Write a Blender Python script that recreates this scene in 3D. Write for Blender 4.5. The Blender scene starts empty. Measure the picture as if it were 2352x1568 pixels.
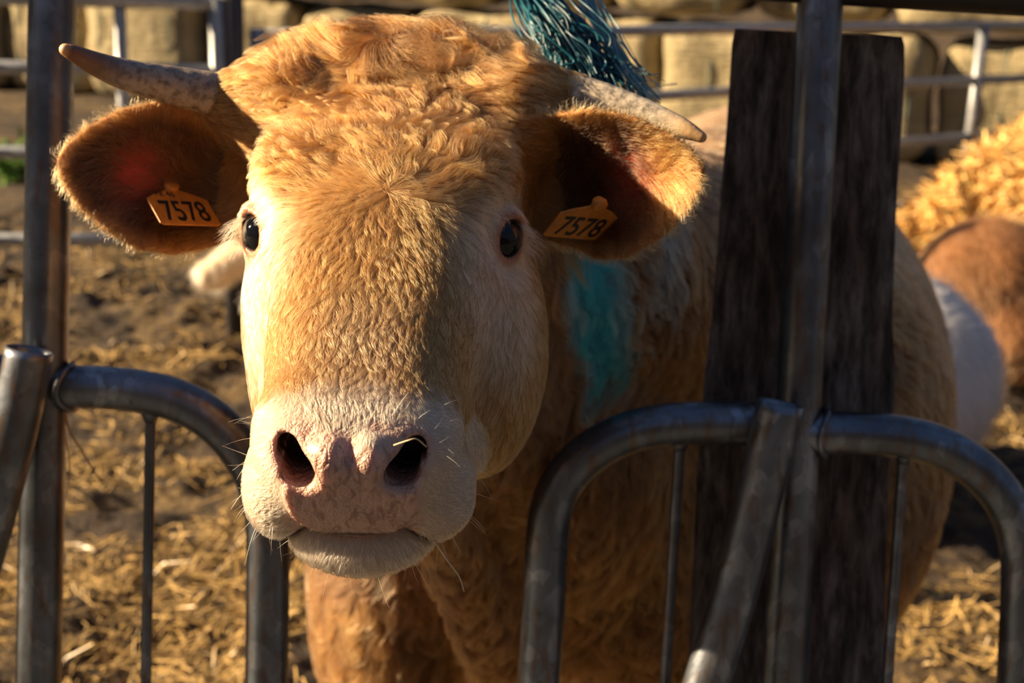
import bpy, math, random
import numpy as np
from mathutils import Vector, Matrix, kdtree

# ------------------------------------------------------------------ camera
SC = bpy.context.scene
FPX = 2352 * 50 / 36.0
TILT, ROLL = math.radians(16), math.radians(2.0)
CAM = np.array([0.0, 0.0, 1.7])
FWD = np.array([0, math.cos(TILT), -math.sin(TILT)])
_rt = np.array([1.0, 0, 0]); _up = np.cross(_rt, FWD)
def _rot(v, k, a): return v*math.cos(a) + np.cross(k, v)*math.sin(a)
RT, UP = _rot(_rt, FWD, -ROLL), _rot(_up, FWD, -ROLL)
cam_d = bpy.data.cameras.new('camera'); cam = bpy.data.objects.new('camera', cam_d)
SC.collection.objects.link(cam); SC.camera = cam
cam_d.sensor_width = 36; cam_d.lens = 50; cam_d.clip_start = 0.05; cam_d.clip_end = 200
cam.matrix_world = Matrix(((RT[0], UP[0], -FWD[0], CAM[0]), (RT[1], UP[1], -FWD[1], CAM[1]),
                           (RT[2], UP[2], -FWD[2], CAM[2]), (0, 0, 0, 1)))
cam_d.dof.use_dof = True; cam_d.dof.focus_distance = 1.03; cam_d.dof.aperture_fstop = 7.1

# ------------------------------------------------------------------ world, sun, exposure
SC.view_settings.view_transform = 'Standard'; SC.view_settings.look = 'None'
SC.view_settings.gamma = 1; SC.view_settings.exposure = 0.0; SC.view_settings.use_curve_mapping = False
SUN_TO = np.array([-0.90, 0.035, 0.38]); SUN_TO /= np.linalg.norm(SUN_TO)
SUN_W, SKY_W = 17.0, 0.28
wd = bpy.data.worlds.new('sky'); SC.world = wd; wd.use_nodes = True
nt = wd.node_tree; nt.nodes.clear()
wo = nt.nodes.new('ShaderNodeOutputWorld'); bg = nt.nodes.new('ShaderNodeBackground')
tc = nt.nodes.new('ShaderNodeTexCoord'); sx = nt.nodes.new('ShaderNodeSeparateXYZ'); cr = nt.nodes.new('ShaderNodeValToRGB')
nt.links.new(tc.outputs['Generated'], sx.inputs[0]); nt.links.new(sx.outputs['Z'], cr.inputs[0])
e = cr.color_ramp.elements
e[0].position = 0.0; e[0].color = (0.50, 0.40, 0.30, 1); e[1].position = 0.6; e[1].color = (0.32, 0.50, 0.88, 1)
e2 = cr.color_ramp.elements.new(0.12); e2.color = (0.62, 0.62, 0.66, 1)
nt.links.new(cr.outputs[0], bg.inputs[0]); bg.inputs[1].default_value = SKY_W
nt.links.new(bg.outputs[0], wo.inputs[0])
sl = bpy.data.lights.new('sun', 'SUN'); so = bpy.data.objects.new('sun', sl); SC.collection.objects.link(so)
sl.energy = SUN_W; sl.color = (1.0, 0.75, 0.46); sl.angle = math.radians(0.6)
so.rotation_euler = Vector(SUN_TO).to_track_quat('Z', 'Y').to_euler(); so.location = (-3, 0, 3)

# ------------------------------------------------------------------ helpers
def at(px, py, D):
    return CAM + D*(FWD + RT*(px-1176)/FPX - UP*(py-784)/FPX)
def project(P):
    d = P-CAM; z = d@FWD
    return 1176+FPX*(d@RT)/z, 784-FPX*(d@UP)/z, z
def ray_y(px, py, y):
    d = FWD + RT*(px-1176)/FPX - UP*(py-784)/FPX
    return CAM + d*(y/d[1])
def ray_z(px, py, z=0.0):
    d = FWD + RT*(px-1176)/FPX - UP*(py-784)/FPX
    return CAM + d*((z-CAM[2])/d[2])
def fence(px, py, off=0.0):          # a point in the plane of the feed barrier
    d = FWD + RT*(px-1176)/FPX - UP*(py-784)/FPX
    n = np.array([0, 1, -0.178]); c = np.array([0, 1.52+off, 1.2])
    return CAM + d*(((c-CAM)@n)/(d@n))
col = SC.collection
def link(name, data, parent=None, mat=None):
    o = bpy.data.objects.new(name, data); col.objects.link(o)
    if parent: o.parent = parent
    if mat: o.data.materials.append(mat)
    return o
def tag(o, label=None, cat=None, group=None, kind=None):
    if label: o['label'] = label
    if cat: o['category'] = cat
    if group: o['group'] = group
    if kind: o['kind'] = kind
    return o
def thing(name, label, cat, loc=(0, 0, 0), group=None):
    o = bpy.data.objects.new(name, None); col.objects.link(o); o.location = loc
    o.empty_display_size = 0.1
    tag(o, label, cat, group); return o
def put(name, V, F, parent=None, mat=None, smooth=True):
    """mesh from world-space vertices, kept in place under its parent"""
    V = np.asarray(V, float)
    if parent is not None: V = V - np.array(parent_loc(parent))
    me = bpy.data.meshes.new(name); me.from_pydata([tuple(v) for v in V], [], [tuple(f) for f in F]); me.update()
    if smooth: me.polygons.foreach_set('use_smooth', [True]*len(me.polygons))
    return link(name, me, parent, mat)
def parent_loc(p):
    l = np.array(p.location)
    while p.parent: p = p.parent; l = l+np.array(p.location)
    return l
def quads_mesh(name, V, Q, parent=None, mat=None, smooth=True, tri=False):
    V = np.asarray(V, np.float32)
    if parent is not None: V = V - np.array(parent_loc(parent), np.float32)
    n = 3 if tri else 4
    me = bpy.data.meshes.new(name); me.vertices.add(len(V)); me.vertices.foreach_set('co', V.ravel())
    me.loops.add(len(Q)*n); me.loops.foreach_set('vertex_index', np.asarray(Q, np.int32).ravel())
    me.polygons.add(len(Q)); me.polygons.foreach_set('loop_start', np.arange(len(Q), dtype=np.int32)*n)
    me.polygons.foreach_set('loop_total', np.full(len(Q), n, np.int32))
    me.update(calc_edges=True); me.validate()
    me.polygons.foreach_set('use_smooth', np.full(len(me.polygons), smooth))
    return link(name, me, parent, mat)

def _hash(ix, iy, iz, s):
    h = (ix*374761393 + iy*668265263 + iz*2147483647*0 + iz*1274126177 + s*974634777) & 0xffffffff
    h = ((h ^ (h >> 13))*1274126177) & 0xffffffff
    return ((h ^ (h >> 16)) & 0xffff)/65535.0
def vnoise(P, freq, seed=0):
    """value noise in 0..1"""
    Q = np.asarray(P)*freq; I = np.floor(Q).astype(np.int64); f = Q-I; f = f*f*(3-2*f)
    out = 0
    for dx in (0, 1):
        for dy in (0, 1):
            for dz in (0, 1):
                w = (f[..., 0] if dx else 1-f[..., 0])*(f[..., 1] if dy else 1-f[..., 1])*(f[..., 2] if dz else 1-f[..., 2])
                out = out + w*_hash(I[..., 0]+dx, I[..., 1]+dy, I[..., 2]+dz, seed)
    return out
def fbm(P, freq, octv=4, seed=0):
    s = 0; a = 1; t = 0
    for i in range(octv):
        s = s+a*vnoise(P, freq*2**i, seed+i*17); t += a; a *= 0.5
    return s/t
def vec_noise(P, freq, seed=0):
    return np.stack([vnoise(P, freq, seed+k*101) for k in range(3)], -1)*2-1
def sstep(a, b, x):
    t = np.clip((x-a)/(b-a), 0, 1); return t*t*(3-2*t)
def unit(v): return v/np.maximum(np.linalg.norm(v, axis=-1, keepdims=True), 1e-9)
def lerp(a, b, t): return a+(b-a)*t
def catmull(pts, n=8):
    P = np.array(pts, float); P = np.vstack([2*P[0]-P[1], P, 2*P[-1]-P[-2]]); out = []
    for i in range(1, len(P)-2):
        for t in np.linspace(0, 1, n, endpoint=False):
            a, b, c, d = P[i-1:i+3]
            out.append(0.5*(2*b+(c-a)*t+(2*a-5*b+4*c-d)*t*t+(3*b-a-3*c+d)*t**3))
    out.append(P[-2]); return np.array(out)
def tube(path, rad, sides=24, caps=True, round_end=0):
    """swept tube; rad a number or one per point"""
    P = np.array(path, float); R = np.broadcast_to(np.array(rad, float), (len(P),)).copy()
    T = unit(np.gradient(P, axis=0)); N = np.cross(T[0], [0.31, 0.2, 0.92]); N /= np.linalg.norm(N)
    V = []; F = []
    for i in range(len(P)):
        N = N-T[i]*(N@T[i]); N /= np.linalg.norm(N); B = np.cross(T[i], N)
        a = np.linspace(0, 2*math.pi, sides, endpoint=False)
        V.append(P[i]+R[i]*(np.cos(a)[:, None]*N+np.sin(a)[:, None]*B))
    V = np.concatenate(V)
    for i in range(len(P)-1):
        for j in range(sides):
            k = (j+1) % sides
            F.append((i*sides+j, i*sides+k, (i+1)*sides+k, (i+1)*sides+j))
    if caps:
        F.append(tuple(range(sides-1, -1, -1))); F.append(tuple((len(P)-1)*sides+j for j in range(sides)))
    return V, F
def join(parts):
    V = []; F = []; n = 0
    for v, f in parts:
        V.append(v); F += [tuple(i+n for i in q) for q in f]; n += len(v)
    return np.concatenate(V), F
def open_tube(path, r, wall=0.003, sides=32):
    """a pipe with an open first end"""
    P = np.array(path, float); d = unit(P[1]-P[0])
    v1, f1 = tube(P, r, sides, False)
    P2 = P.copy(); v2, f2 = tube(P2, r-wall, sides, False)
    f2 = [q[::-1] for q in f2]; n = len(v1)
    F = f1+[tuple(i+n for i in q) for q in f2]
    for j in range(sides):
        k = (j+1) % sides; F.append((j, n+j, n+k, k))
        e0 = (len(P)-1)*sides; F.append((e0+j, e0+k, n+e0+k, n+e0+j))
    return np.concatenate([v1, v2]), F

# ------------------------------------------------------------------ materials
class NT:
    def __init__(s, name):
        s.m = bpy.data.materials.new(name); s.m.use_nodes = True; s.t = s.m.node_tree; s.t.nodes.clear()
        s.out = s.n('ShaderNodeOutputMaterial')
    def n(s, t, **kw):
        x = s.t.nodes.new(t)
        for k, v in kw.items(): setattr(x, k, v)
        return x
    def l(s, a, b): s.t.links.new(a, b)
    def coords(s, scale=(1, 1, 1), rot=(0, 0, 0)):
        g = s.n('ShaderNodeNewGeometry'); m = s.n('ShaderNodeMapping'); m.inputs['Scale'].default_value = scale
        m.inputs['Rotation'].default_value = rot; s.l(g.outputs['Position'], m.inputs['Vector']); return m.outputs[0]
    def noise(s, vec, scale, detail=4, rough=0.55, dist=0.0):
        x = s.n('ShaderNodeTexNoise'); x.inputs['Scale'].default_value = scale; x.inputs['Detail'].default_value = detail
        x.inputs['Roughness'].default_value = rough; x.inputs['Distortion'].default_value = dist
        if vec is not None: s.l(vec, x.inputs['Vector'])
        return x.outputs[0]
    def voro(s, vec, scale, feature='F1', out=0, rnd=1):
        x = s.n('ShaderNodeTexVoronoi', feature=feature); x.inputs['Scale'].default_value = scale
        x.inputs['Randomness'].default_value = rnd
        s.l(vec, x.inputs['Vector']); return x.outputs[out]
    def ramp(s, fac, stops):
        x = s.n('ShaderNodeValToRGB'); el = x.color_ramp.elements
        while len(el) > 1: el.remove(el[-1])
        el[0].position = stops[0][0]; el[0].color = (*stops[0][1], 1)
        for p, c in stops[1:]: k = el.new(p); k.color = (*c, 1)
        s.l(fac, x.inputs[0]); return x.outputs[0]
    def mix(s, f, a, b, mode='MIX'):
        x = s.n('ShaderNodeMix', data_type='RGBA', blend_type=mode)
        for i, v in ((0, f), (6, a), (7, b)):
            if isinstance(v, (int, float)): x.inputs[i].default_value = v
            elif isinstance(v, tuple): x.inputs[i].default_value = (*v, 1)
            else: s.l(v, x.inputs[i])
        return x.outputs[2]
    def math(s, op, a, b=0.0):
        x = s.n('ShaderNodeMath', operation=op)
        for i, v in enumerate((a, b)):
            if isinstance(v, (int, float)): x.inputs[i].default_value = v
            else: s.l(v, x.inputs[i])
        return x.outputs[0]
    def bump(s, h, strength=0.5, dist=0.01, prev=None):
        x = s.n('ShaderNodeBump'); x.inputs['Strength'].default_value = strength; x.inputs['Distance'].default_value = dist
        s.l(h, x.inputs['Height'])
        if prev is not None: s.l(prev, x.inputs['Normal'])
        return x.outputs[0]
    def bsdf(s, color=None, rough=0.6, metal=0.0, normal=None, **kw):
        b = s.n('ShaderNodeBsdfPrincipled')
        for nm, v in (('Base Color', color), ('Roughness', rough), ('Metallic', metal)):
            if v is None: continue
            if isinstance(v, tuple): b.inputs[nm].default_value = (*v, 1)
            elif isinstance(v, (int, float)): b.inputs[nm].default_value = v
            else: s.l(v, b.inputs[nm])
        if normal is not None: s.l(normal, b.inputs['Normal'])
        for k, v in kw.items():
            i = b.inputs[k.replace('_', ' ')]
            if hasattr(v, 'is_linked'): s.l(v, i)
            else: i.default_value = v
        s.l(b.outputs[0], s.out.inputs[0]); return b

def m_galv():
    m = NT('galvanised_steel'); c = m.coords()
    sp = m.voro(m.coords((1, 1, .6)), 62, 'F1', 1); cs = m.n('ShaderNodeSeparateColor'); m.l(sp, cs.inputs[0])
    n1 = m.noise(c, 9, 5, 0.6); n2 = m.noise(c, 60, 4, 0.7); n3 = m.noise(m.coords((14, 14, 3)), 6, 3, 0.6)
    base = m.mix(m.ramp(cs.outputs[0], [(0.55, (0, 0, 0)), (0.8, (1, 1, 1))]), (0.21, 0.24, 0.29), (0.35, 0.39, 0.46))
    base = m.mix(m.ramp(n1, [(0.35, (0, 0, 0)), (0.65, (1, 1, 1))]), (0.11, 0.125, 0.15), base)
    base = m.mix(m.math('MULTIPLY', m.ramp(n3, [(0.5, (0, 0, 0)), (0.68, (1, 1, 1))]), 0.7), base, (0.17, 0.105, 0.07))
    base = m.mix(m.math('MULTIPLY', m.ramp(n2, [(0.62, (0, 0, 0)), (0.7, (1, 1, 1))]), 0.5), base, (0.05, 0.04, 0.035))
    r = m.math('MULTIPLY_ADD', n1, 0.30); r.node.inputs[2].default_value = 0.22
    m.bsdf(base, r, 0.88, m.bump(m.mix(0.5, n2, n1), 0.25, 0.002)); return m.m
def m_wood():
    m = NT('weathered_wood'); c = m.coords((1, 1, 0.045)); c2 = m.coords((1, 1, 0.12))
    g1 = m.noise(c, 60, 8, 0.72, 0.3); g2 = m.noise(c2, 150, 4, 0.65); g3 = m.noise(m.coords((1, 1, 0.4)), 8, 3, 0.6)
    colr = m.ramp(g1, [(0.34, (0.014, 0.009, 0.007)), (0.45, (0.085, 0.066, 0.056)), (0.55, (0.20, 0.17, 0.155)), (0.70, (0.40, 0.35, 0.32))])
    colr = m.mix(m.ramp(g3, [(0.4, (0, 0, 0)), (0.65, (1, 1, 1))]), colr, (0.55, 0.42, 0.34), 'MULTIPLY')
    h = m.math('ADD', m.math('MULTIPLY', g1, 1.0), m.math('MULTIPLY', g2, 0.4))
    m.bsdf(colr, 0.85, 0, m.bump(h, 1.0, 0.007)); return m.m
def m_simple(name, colr, rough=0.6, metal=0.0, bumps=None, **kw):
    m = NT(name); nrm = None
    c = m.coords()
    v = m.noise(c, 30 if not bumps else bumps[0], 4)
    cc = m.mix(m.ramp(v, [(0.3, (0, 0, 0)), (0.7, (1, 1, 1))]), tuple(x*0.75 for x in colr), tuple(min(1, x*1.15) for x in colr))
    if bumps: nrm = m.bump(v, bumps[1], bumps[2])
    m.bsdf(cc, rough, metal, nrm, **kw); return m.m
def m_attr(name, rough=0.7, bump=None, sss=0.0, mult=1.0, **kw):
    m = NT(name); a = m.n('ShaderNodeAttribute', attribute_name='tint'); c = a.outputs['Color']
    nrm = None
    if bump: nrm = m.bump(m.noise(m.coords(), bump[0], 5, 0.6), bump[1], bump[2])
    b = m.bsdf(c, rough, 0, nrm, **kw)
    return m.m
def m_hair(name, rough=0.38, kind='hair'):
    m = NT(name); a = m.n('ShaderNodeAttribute', attribute_name='tint')
    if kind == 'hair':
        h = m.n('ShaderNodeBsdfHairPrincipled'); h.model = 'CHIANG'; h.parametrization = 'COLOR'
        m.l(a.outputs['Color'], h.inputs['Color']); h.inputs['Roughness'].default_value = rough
        h.inputs['Radial Roughness'].default_value = 0.55; h.inputs['IOR'].default_value = 1.45
        h.inputs['Random Roughness'].default_value = 0.2
        m.l(h.outputs[0], m.out.inputs[0])
    else:
        m.bsdf(a.outputs['Color'], rough, 0)
    return m.m
def set_tint(ob, colors, domain='POINT', alpha=None):
    at_ = ob.data.attributes.new('tint', 'FLOAT_COLOR', domain)
    c = np.ones((len(colors), 4), np.float32); c[:, :3] = colors
    if alpha is not None: c[:, 3] = alpha
    at_.data.foreach_set('color', c.ravel())

# strands: points (N,K,3) world, radius (N,K), tint (N,3)
def strands(name, pts, rad, tint, parent, mat):
    N, K = pts.shape[:2]
    if parent is not None: pts = pts-np.array(parent_loc(parent))
    hc = bpy.data.hair_curves.new(name); hc.add_curves([K]*N)
    hc.attributes['position'].data.foreach_set('vector', pts.astype(np.float32).ravel())
    ra = hc.attributes.get('radius') or hc.attributes.new('radius', 'FLOAT', 'POINT')
    ra.data.foreach_set('value', rad.astype(np.float32).ravel())
    ca = hc.attributes.new('tint', 'FLOAT_COLOR', 'POINT')
    c = np.ones((N, K, 4), np.float32); c[..., :3] = tint if tint.ndim == 3 else tint[:, None, :]
    ca.data.foreach_set('color', c.ravel())
    return link(name, hc, parent, mat)

# ------------------------------------------------------------------ implicit sculpting
def smin(a, b, k):
    h = np.clip(0.5+0.5*(b-a)/k, 0, 1); return b+(a-b)*h-k*h*(1-h)
def smax(a, b, k): return -smin(-a, -b, k)
def sd_ell(P, c, r):
    q = [(P[i]-c[i]) for i in range(3)]
    k0 = np.sqrt(sum((q[i]/r[i])**2 for i in range(3))); k1 = np.sqrt(sum((q[i]/r[i]**2)**2 for i in range(3)))
    return k0*(k0-1)/np.maximum(k1, 1e-6)
def sd_cone(P, a, b, ra, rb):
    ba = [b[i]-a[i] for i in range(3)]; L2 = sum(x*x for x in ba)
    h = np.clip(sum((P[i]-a[i])*ba[i] for i in range(3))/L2, 0, 1)
    return np.sqrt(sum((P[i]-a[i]-ba[i]*h)**2 for i in range(3)))-(ra+(rb-ra)*h)
class Sculpt:
    def __init__(s): s.ops = []
    def add(s, fn, box, k=0.02, mode='u', frame=None): s.ops.append((fn, np.array(box, float), k, mode, frame)); return s
    # box: (cx,cy,cz, radius) in world
    def ell(s, c, r, k=0.05): s.add(lambda P: sd_ell(P, c, r), (*c, max(r)), k); return s
    def cone(s, a, b, ra, rb, k=0.05):
        c = [(a[i]+b[i])/2 for i in range(3)]
        R = math.dist(a, b)/2+max(ra, rb); s.add(lambda P: sd_cone(P, a, b, ra, rb), (*c, R), k); return s
    @staticmethod
    def tf(P, frame):
        if frame is None: return P
        M, o = frame     # columns of M = axes
        d = [P[i]-o[i] for i in range(3)]
        return [d[0]*M[0, j]+d[1]*M[1, j]+d[2]*M[2, j] for j in range(3)]
    def comb(s, D, d, k, mode):
        if mode == 'u': return smin(D, d, k)
        return smax(D, -d, k)
    def eval(s, V):
        P = [V[:, 0], V[:, 1], V[:, 2]]; D = np.full(len(V), 1.0)
        for fn, box, k, mode, fr in s.ops: D = s.comb(D, fn(s.tf(P, fr)), k, mode)
        return D
    def mesh(s, xs, ys, zs, project=2):
        D = np.full((len(xs), len(ys), len(zs)), 1.0, np.float32)
        for fn, box, k, mode, fr in s.ops:
            R = box[3]+k+0.04; sl = []
            for ax, g in enumerate((xs, ys, zs)):
                a = np.searchsorted(g, box[ax]-R); b = np.searchsorted(g, box[ax]+R); sl.append(slice(max(a-1, 0), min(b+1, len(g))))
            if any(q.stop <= q.start for q in sl): continue
            P = [xs[sl[0]].astype(np.float32)[:, None, None], ys[sl[1]].astype(np.float32)[None, :, None], zs[sl[2]].astype(np.float32)[None, None, :]]
            d = fn(s.tf(P, fr)).astype(np.float32)
            D[tuple(sl)] = s.comb(D[tuple(sl)], d, k, mode)
        neg = D < 0
        c8 = [neg[i:neg.shape[0]-1+i, j:neg.shape[1]-1+j, k:neg.shape[2]-1+k] for i in (0, 1) for j in (0, 1) for k in (0, 1)]
        anyn = c8[0].copy(); alln = c8[0].copy()
        for q in c8[1:]: anyn |= q; alln &= q
        act = anyn & ~alln; I = np.argwhere(act); del anyn, alln
        idx = np.full(act.shape, -1, np.int32); idx[act] = np.arange(len(I)); del act
        acc = np.zeros((len(I), 3)); cnt = np.zeros(len(I))
        G = (xs, ys, zs)
        corners = [(i, j, k) for i in (0, 1) for j in (0, 1) for k in (0, 1)]
        val = {c: D[I[:, 0]+c[0], I[:, 1]+c[1], I[:, 2]+c[2]] for c in corners}
        pos = {c: np.stack([G[a][I[:, a]+c[a]] for a in range(3)], -1) for c in corners}
        for a in corners:
            for ax in range(3):
                if a[ax]: continue
                b = list(a); b[ax] = 1; b = tuple(b)
                va, vb = val[a], val[b]; m = (va < 0) != (vb < 0)
                t = np.where(m, va/(va-vb+1e-20), 0); p = pos[a]+(pos[b]-pos[a])*t[:, None]
                acc[m] += p[m]; cnt[m] += 1
        V = acc/cnt[:, None]; quads = []
        for ax in range(3):
            a, b = [(1, 2), (2, 0), (0, 1)][ax]
            sh = [slice(None)]*3; sh2 = [slice(None)]*3; sh[ax] = slice(0, -1); sh2[ax] = slice(1, None)
            n0, n1 = neg[tuple(sh)], neg[tuple(sh2)]; E = np.argwhere(n0 != n1)
            E = E[(E[:, a] > 0) & (E[:, b] > 0) & (E[:, a] < neg.shape[a]-1) & (E[:, b] < neg.shape[b]-1)]
            def cell(da, db):
                q = E.copy(); q[:, a] -= da; q[:, b] -= db; return idx[q[:, 0], q[:, 1], q[:, 2]]
            Q = np.stack([cell(1, 1), cell(0, 1), cell(0, 0), cell(1, 0)], -1)
            fl = n0[E[:, 0], E[:, 1], E[:, 2]]
            Q[~fl] = Q[~fl][:, ::-1]; quads.append(Q)
        Q = np.concatenate(quads); Q = Q[(Q >= 0).all(1)]
        for _ in range(project):
            g, d = s.grad(V); st = -d/np.maximum((g*g).sum(1), 0.05)
            V = V+g*np.clip(st, -0.004, 0.004)[:, None]
        return V, Q
    def grad(s, V, e=0.0006):
        d = s.eval(V); g = np.stack([(s.eval(V+np.eye(3)[i]*e)-d)/e for i in range(3)], -1); return g, d
def axis_grid(lo, f0, f1, hi, fine, coarse, growth=1.12):
    g = list(np.arange(f0, f1+fine/2, fine)); st = fine; x = g[-1]
    while x < hi: st = min(st*growth, coarse); x += st; g.append(x)
    st = fine; x = g[0]; pre = []
    while x > lo: st = min(st*growth, coarse); x -= st; pre.append(x)
    return np.array(pre[::-1]+g)
# ------------------------------------------------------------------ ground
rg = np.random.default_rng(3)
def ground_h(x, y):
    P = np.stack([x, y, np.zeros_like(x)], -1)
    return .11*(fbm(P, 1.3, 3, 1)-.5)+.085*(fbm(P, 5.5, 4, 11)-.5)+.03*(vnoise(P, 22, 8)-.5)
gx = np.concatenate([np.linspace(-14, -3, 30)[:-1], np.linspace(-3, 4.2, 330), np.linspace(4.2, 16, 30)[1:]])
gy = np.concatenate([np.linspace(-6, 1.2, 20)[:-1], np.linspace(1.2, 8.0, 320), np.linspace(8, 40, 60)[1:]])
GX, GY = np.meshgrid(gx, gy, indexing='ij'); GZ = ground_h(GX.ravel(), GY.ravel()).reshape(GX.shape)
ii = np.arange(len(gx)*len(gy)).reshape(len(gx), len(gy))
def m_ground():
    m = NT('straw_bedding'); c = m.coords()
    n1 = m.noise(c, 2.2, 6, .62, .4); n2 = m.noise(c, 14, 5, .65, .6); n3 = m.noise(m.coords((1, 3.4, 1), (0, 0, .6)), 45, 3, .6, .5)
    dirt = (.050, .030, .018)
    straw = m.ramp(n3, [(0.30, (.08, .047, .018)), (0.52, (.22, .14, .052)), (0.72, (.42, .29, .12))])
    f = m.ramp(m.math('ADD', m.math('MULTIPLY', n1, .55), m.math('MULTIPLY', n2, .45)), [(0.47, (0, 0, 0)), (0.57, (1, 1, 1))])
    m.bsdf(m.mix(f, dirt, straw), .85, 0, m.bump(m.math('ADD', n2, n3), 1.0, .05)); return m.m
gr = quads_mesh('ground', np.stack([GX.ravel(), GY.ravel(), GZ.ravel()], -1), np.stack([ii[:-1, :-1].ravel(), ii[1:, :-1].ravel(), ii[1:, 1:].ravel(), ii[:-1, 1:].ravel()], -1), None, m_ground())
tag(gr, 'trodden straw and dung covering the floor of the cattle yard', kind='structure')
# unseen feed alley floor, added dark to cut light bounced onto neck and barrier
def m_conc():
    m = NT('alley_concrete'); c = m.coords(); n1 = m.noise(c, 3, 5, .6); n2 = m.noise(c, 40, 4, .6)
    m.bsdf(m.ramp(n1, [(.3, (.045, .042, .04)), (.7, (.10, .095, .09))]), .8, 0, m.bump(n2, .5, .004)); return m.m
al = put('path', [(x, y, z) for z in (-.06, .10) for x, y in ((-9, -6), (9, -6), (9, 1.30), (-9, 1.30))], [(3, 2, 1, 0), (4, 5, 6, 7), (0, 1, 5, 4), (1, 2, 6, 5), (2, 3, 7, 6), (3, 0, 4, 7)], None, m_conc(), False)
tag(al, 'unseen concrete floor of the feed alley, added dark to cut bounced light', kind='structure')
# loose straw
def blades(cx, cy, cz, n, lmin, lmax, wid, seed, tilt=.35, ups=None):
    r = np.random.default_rng(seed); L_ = r.uniform(lmin, lmax, n); a = r.uniform(0, math.tau, n); t = r.normal(0, tilt, n)
    d = np.stack([np.cos(a)*np.cos(t), np.sin(a)*np.cos(t), np.abs(np.sin(t))*.9], -1); sdv = unit(np.cross(d, [0, 0, 1.0])+r.normal(0, .35, (n, 3)))
    c = np.stack([cx, cy, cz], -1); w_ = (wid*r.uniform(.6, 1.4, n))[:, None]; bend = np.stack([r.normal(0, .12, n), r.normal(0, .12, n), -r.uniform(0, .15, n)], -1)*L_[:, None]
    rows = []
    for s_ in (-.5, 0, .5):
        p = c+d*(L_*s_)[:, None]+bend*(s_*s_*4); rows += [p-sdv*w_, p+sdv*w_]
    V = np.stack(rows, 1).reshape(-1, 3); b = np.arange(n)[:, None]*6
    Q = np.concatenate([b+np.array([0, 1, 3, 2]), b+np.array([2, 3, 5, 4])], 0); return V, Q
def m_straw(name, base):
    m = NT(name); c = m.coords(); n_ = m.noise(c, 12, 3, .6)
    colr = m.ramp(n_, [(0.30, tuple(x*.40 for x in base)), (0.5, base), (0.72, tuple(min(.95, x*1.45) for x in base))])
    b = m.bsdf(colr, .42, 0); return m.m
n_ = 52000; D_ = 1.9+5.6*rg.random(n_)**1.0; px_ = rg.uniform(-250, 2600, n_)
ang = rg.random(n_); yy = 1.75+6.0*rg.random(n_)**1.35; xx = (rg.random(n_)-.5)*yy*.98+.0*yy
mk = fbm(np.stack([xx, yy, 0*xx], -1), 2.6, 3, 21); kp = mk+.25*rg.random(n_) > .60
for ex_, ey_, ea_, eb_ in ((3.02, 7.15, 1.4, .9), (.67, 4.35, 1.5, .75), (2.5, 5.95, 1.5, .6), (-.2, 5.15, 1.1, .5), (-.16, 2.15, .16, .16), (.52, 2.22, .16, .16), (.34, 3.58, .16, .16), (.8, 3.52, .16, .16)): kp &= ((xx-ex_)/ea_)**2+((yy-ey_)/eb_)**2 > 1
xx, yy = xx[kp], yy[kp]
zz = ground_h(xx, yy)+rg.random(len(xx))*.035
V, Q = blades(xx, yy, zz, len(xx), .04, .17, .0026, 5, .4)
st = quads_mesh('loose_straw', V, Q, None, m_straw('golden_straw', (.42, .28, .105))); tag(st, 'scattered golden straw stalks lying over the dark yard floor', 'straw', kind='stuff')

# straw heap
def heap_h(x, y):
    u = (x-3.02)/1.32; v = (y-7.15)/.80; r = np.sqrt(u*u+v*v)
    P = np.stack([x, y, 0*x], -1); return 1.12*np.clip(1-r**1.5, 0, 1)+.16*(fbm(P, 3.5, 4, 6)-.5)*np.clip(1.4-r, 0, 1)-.03
hx, hy = np.linspace(1.5, 4.6, 130), np.linspace(6.1, 8.5, 100); HXg, HYg = np.meshgrid(hx, hy, indexing='ij'); HZ = heap_h(HXg.ravel(), HYg.ravel())
HR = ((HXg-3.02)/1.32)**2+((HYg-7.15)/.80)**2
ii = np.arange(13000).reshape(130, 100)
HQ = np.stack([ii[:-1, :-1].ravel(), ii[1:, :-1].ravel(), ii[1:, 1:].ravel(), ii[:-1, 1:].ravel()], -1); HQ = HQ[HR.ravel()[HQ[:, 0]] < 1.05]
uq, inv = np.unique(HQ, return_inverse=True)
hp = quads_mesh('straw_heap', np.stack([HXg.ravel(), HYg.ravel(), HZ], -1)[uq], inv.reshape(HQ.shape), None, m_straw('heap_straw', (.66, .42, .15)))
n_ = 16000; xx = rg.uniform(1.6, 4.5, n_); yy = rg.uniform(6.3, 8.0, n_); zz = heap_h(xx, yy); kp = (zz > .03) & (((xx-3.02)/1.32)**2+((yy-7.15)/.80)**2 < .86)
V, Q = blades(xx[kp], yy[kp], zz[kp]+.02, kp.sum(), .10, .28, .006, 9, .6)
hs = quads_mesh('loose_stalks', V, Q, hp, m_straw('heap_stalks', (.80, .52, .19))); hs['kind'] = 'stuff'
tag(hp, 'tall heap of bright loose straw inside the far gate', 'straw heap')

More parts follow.
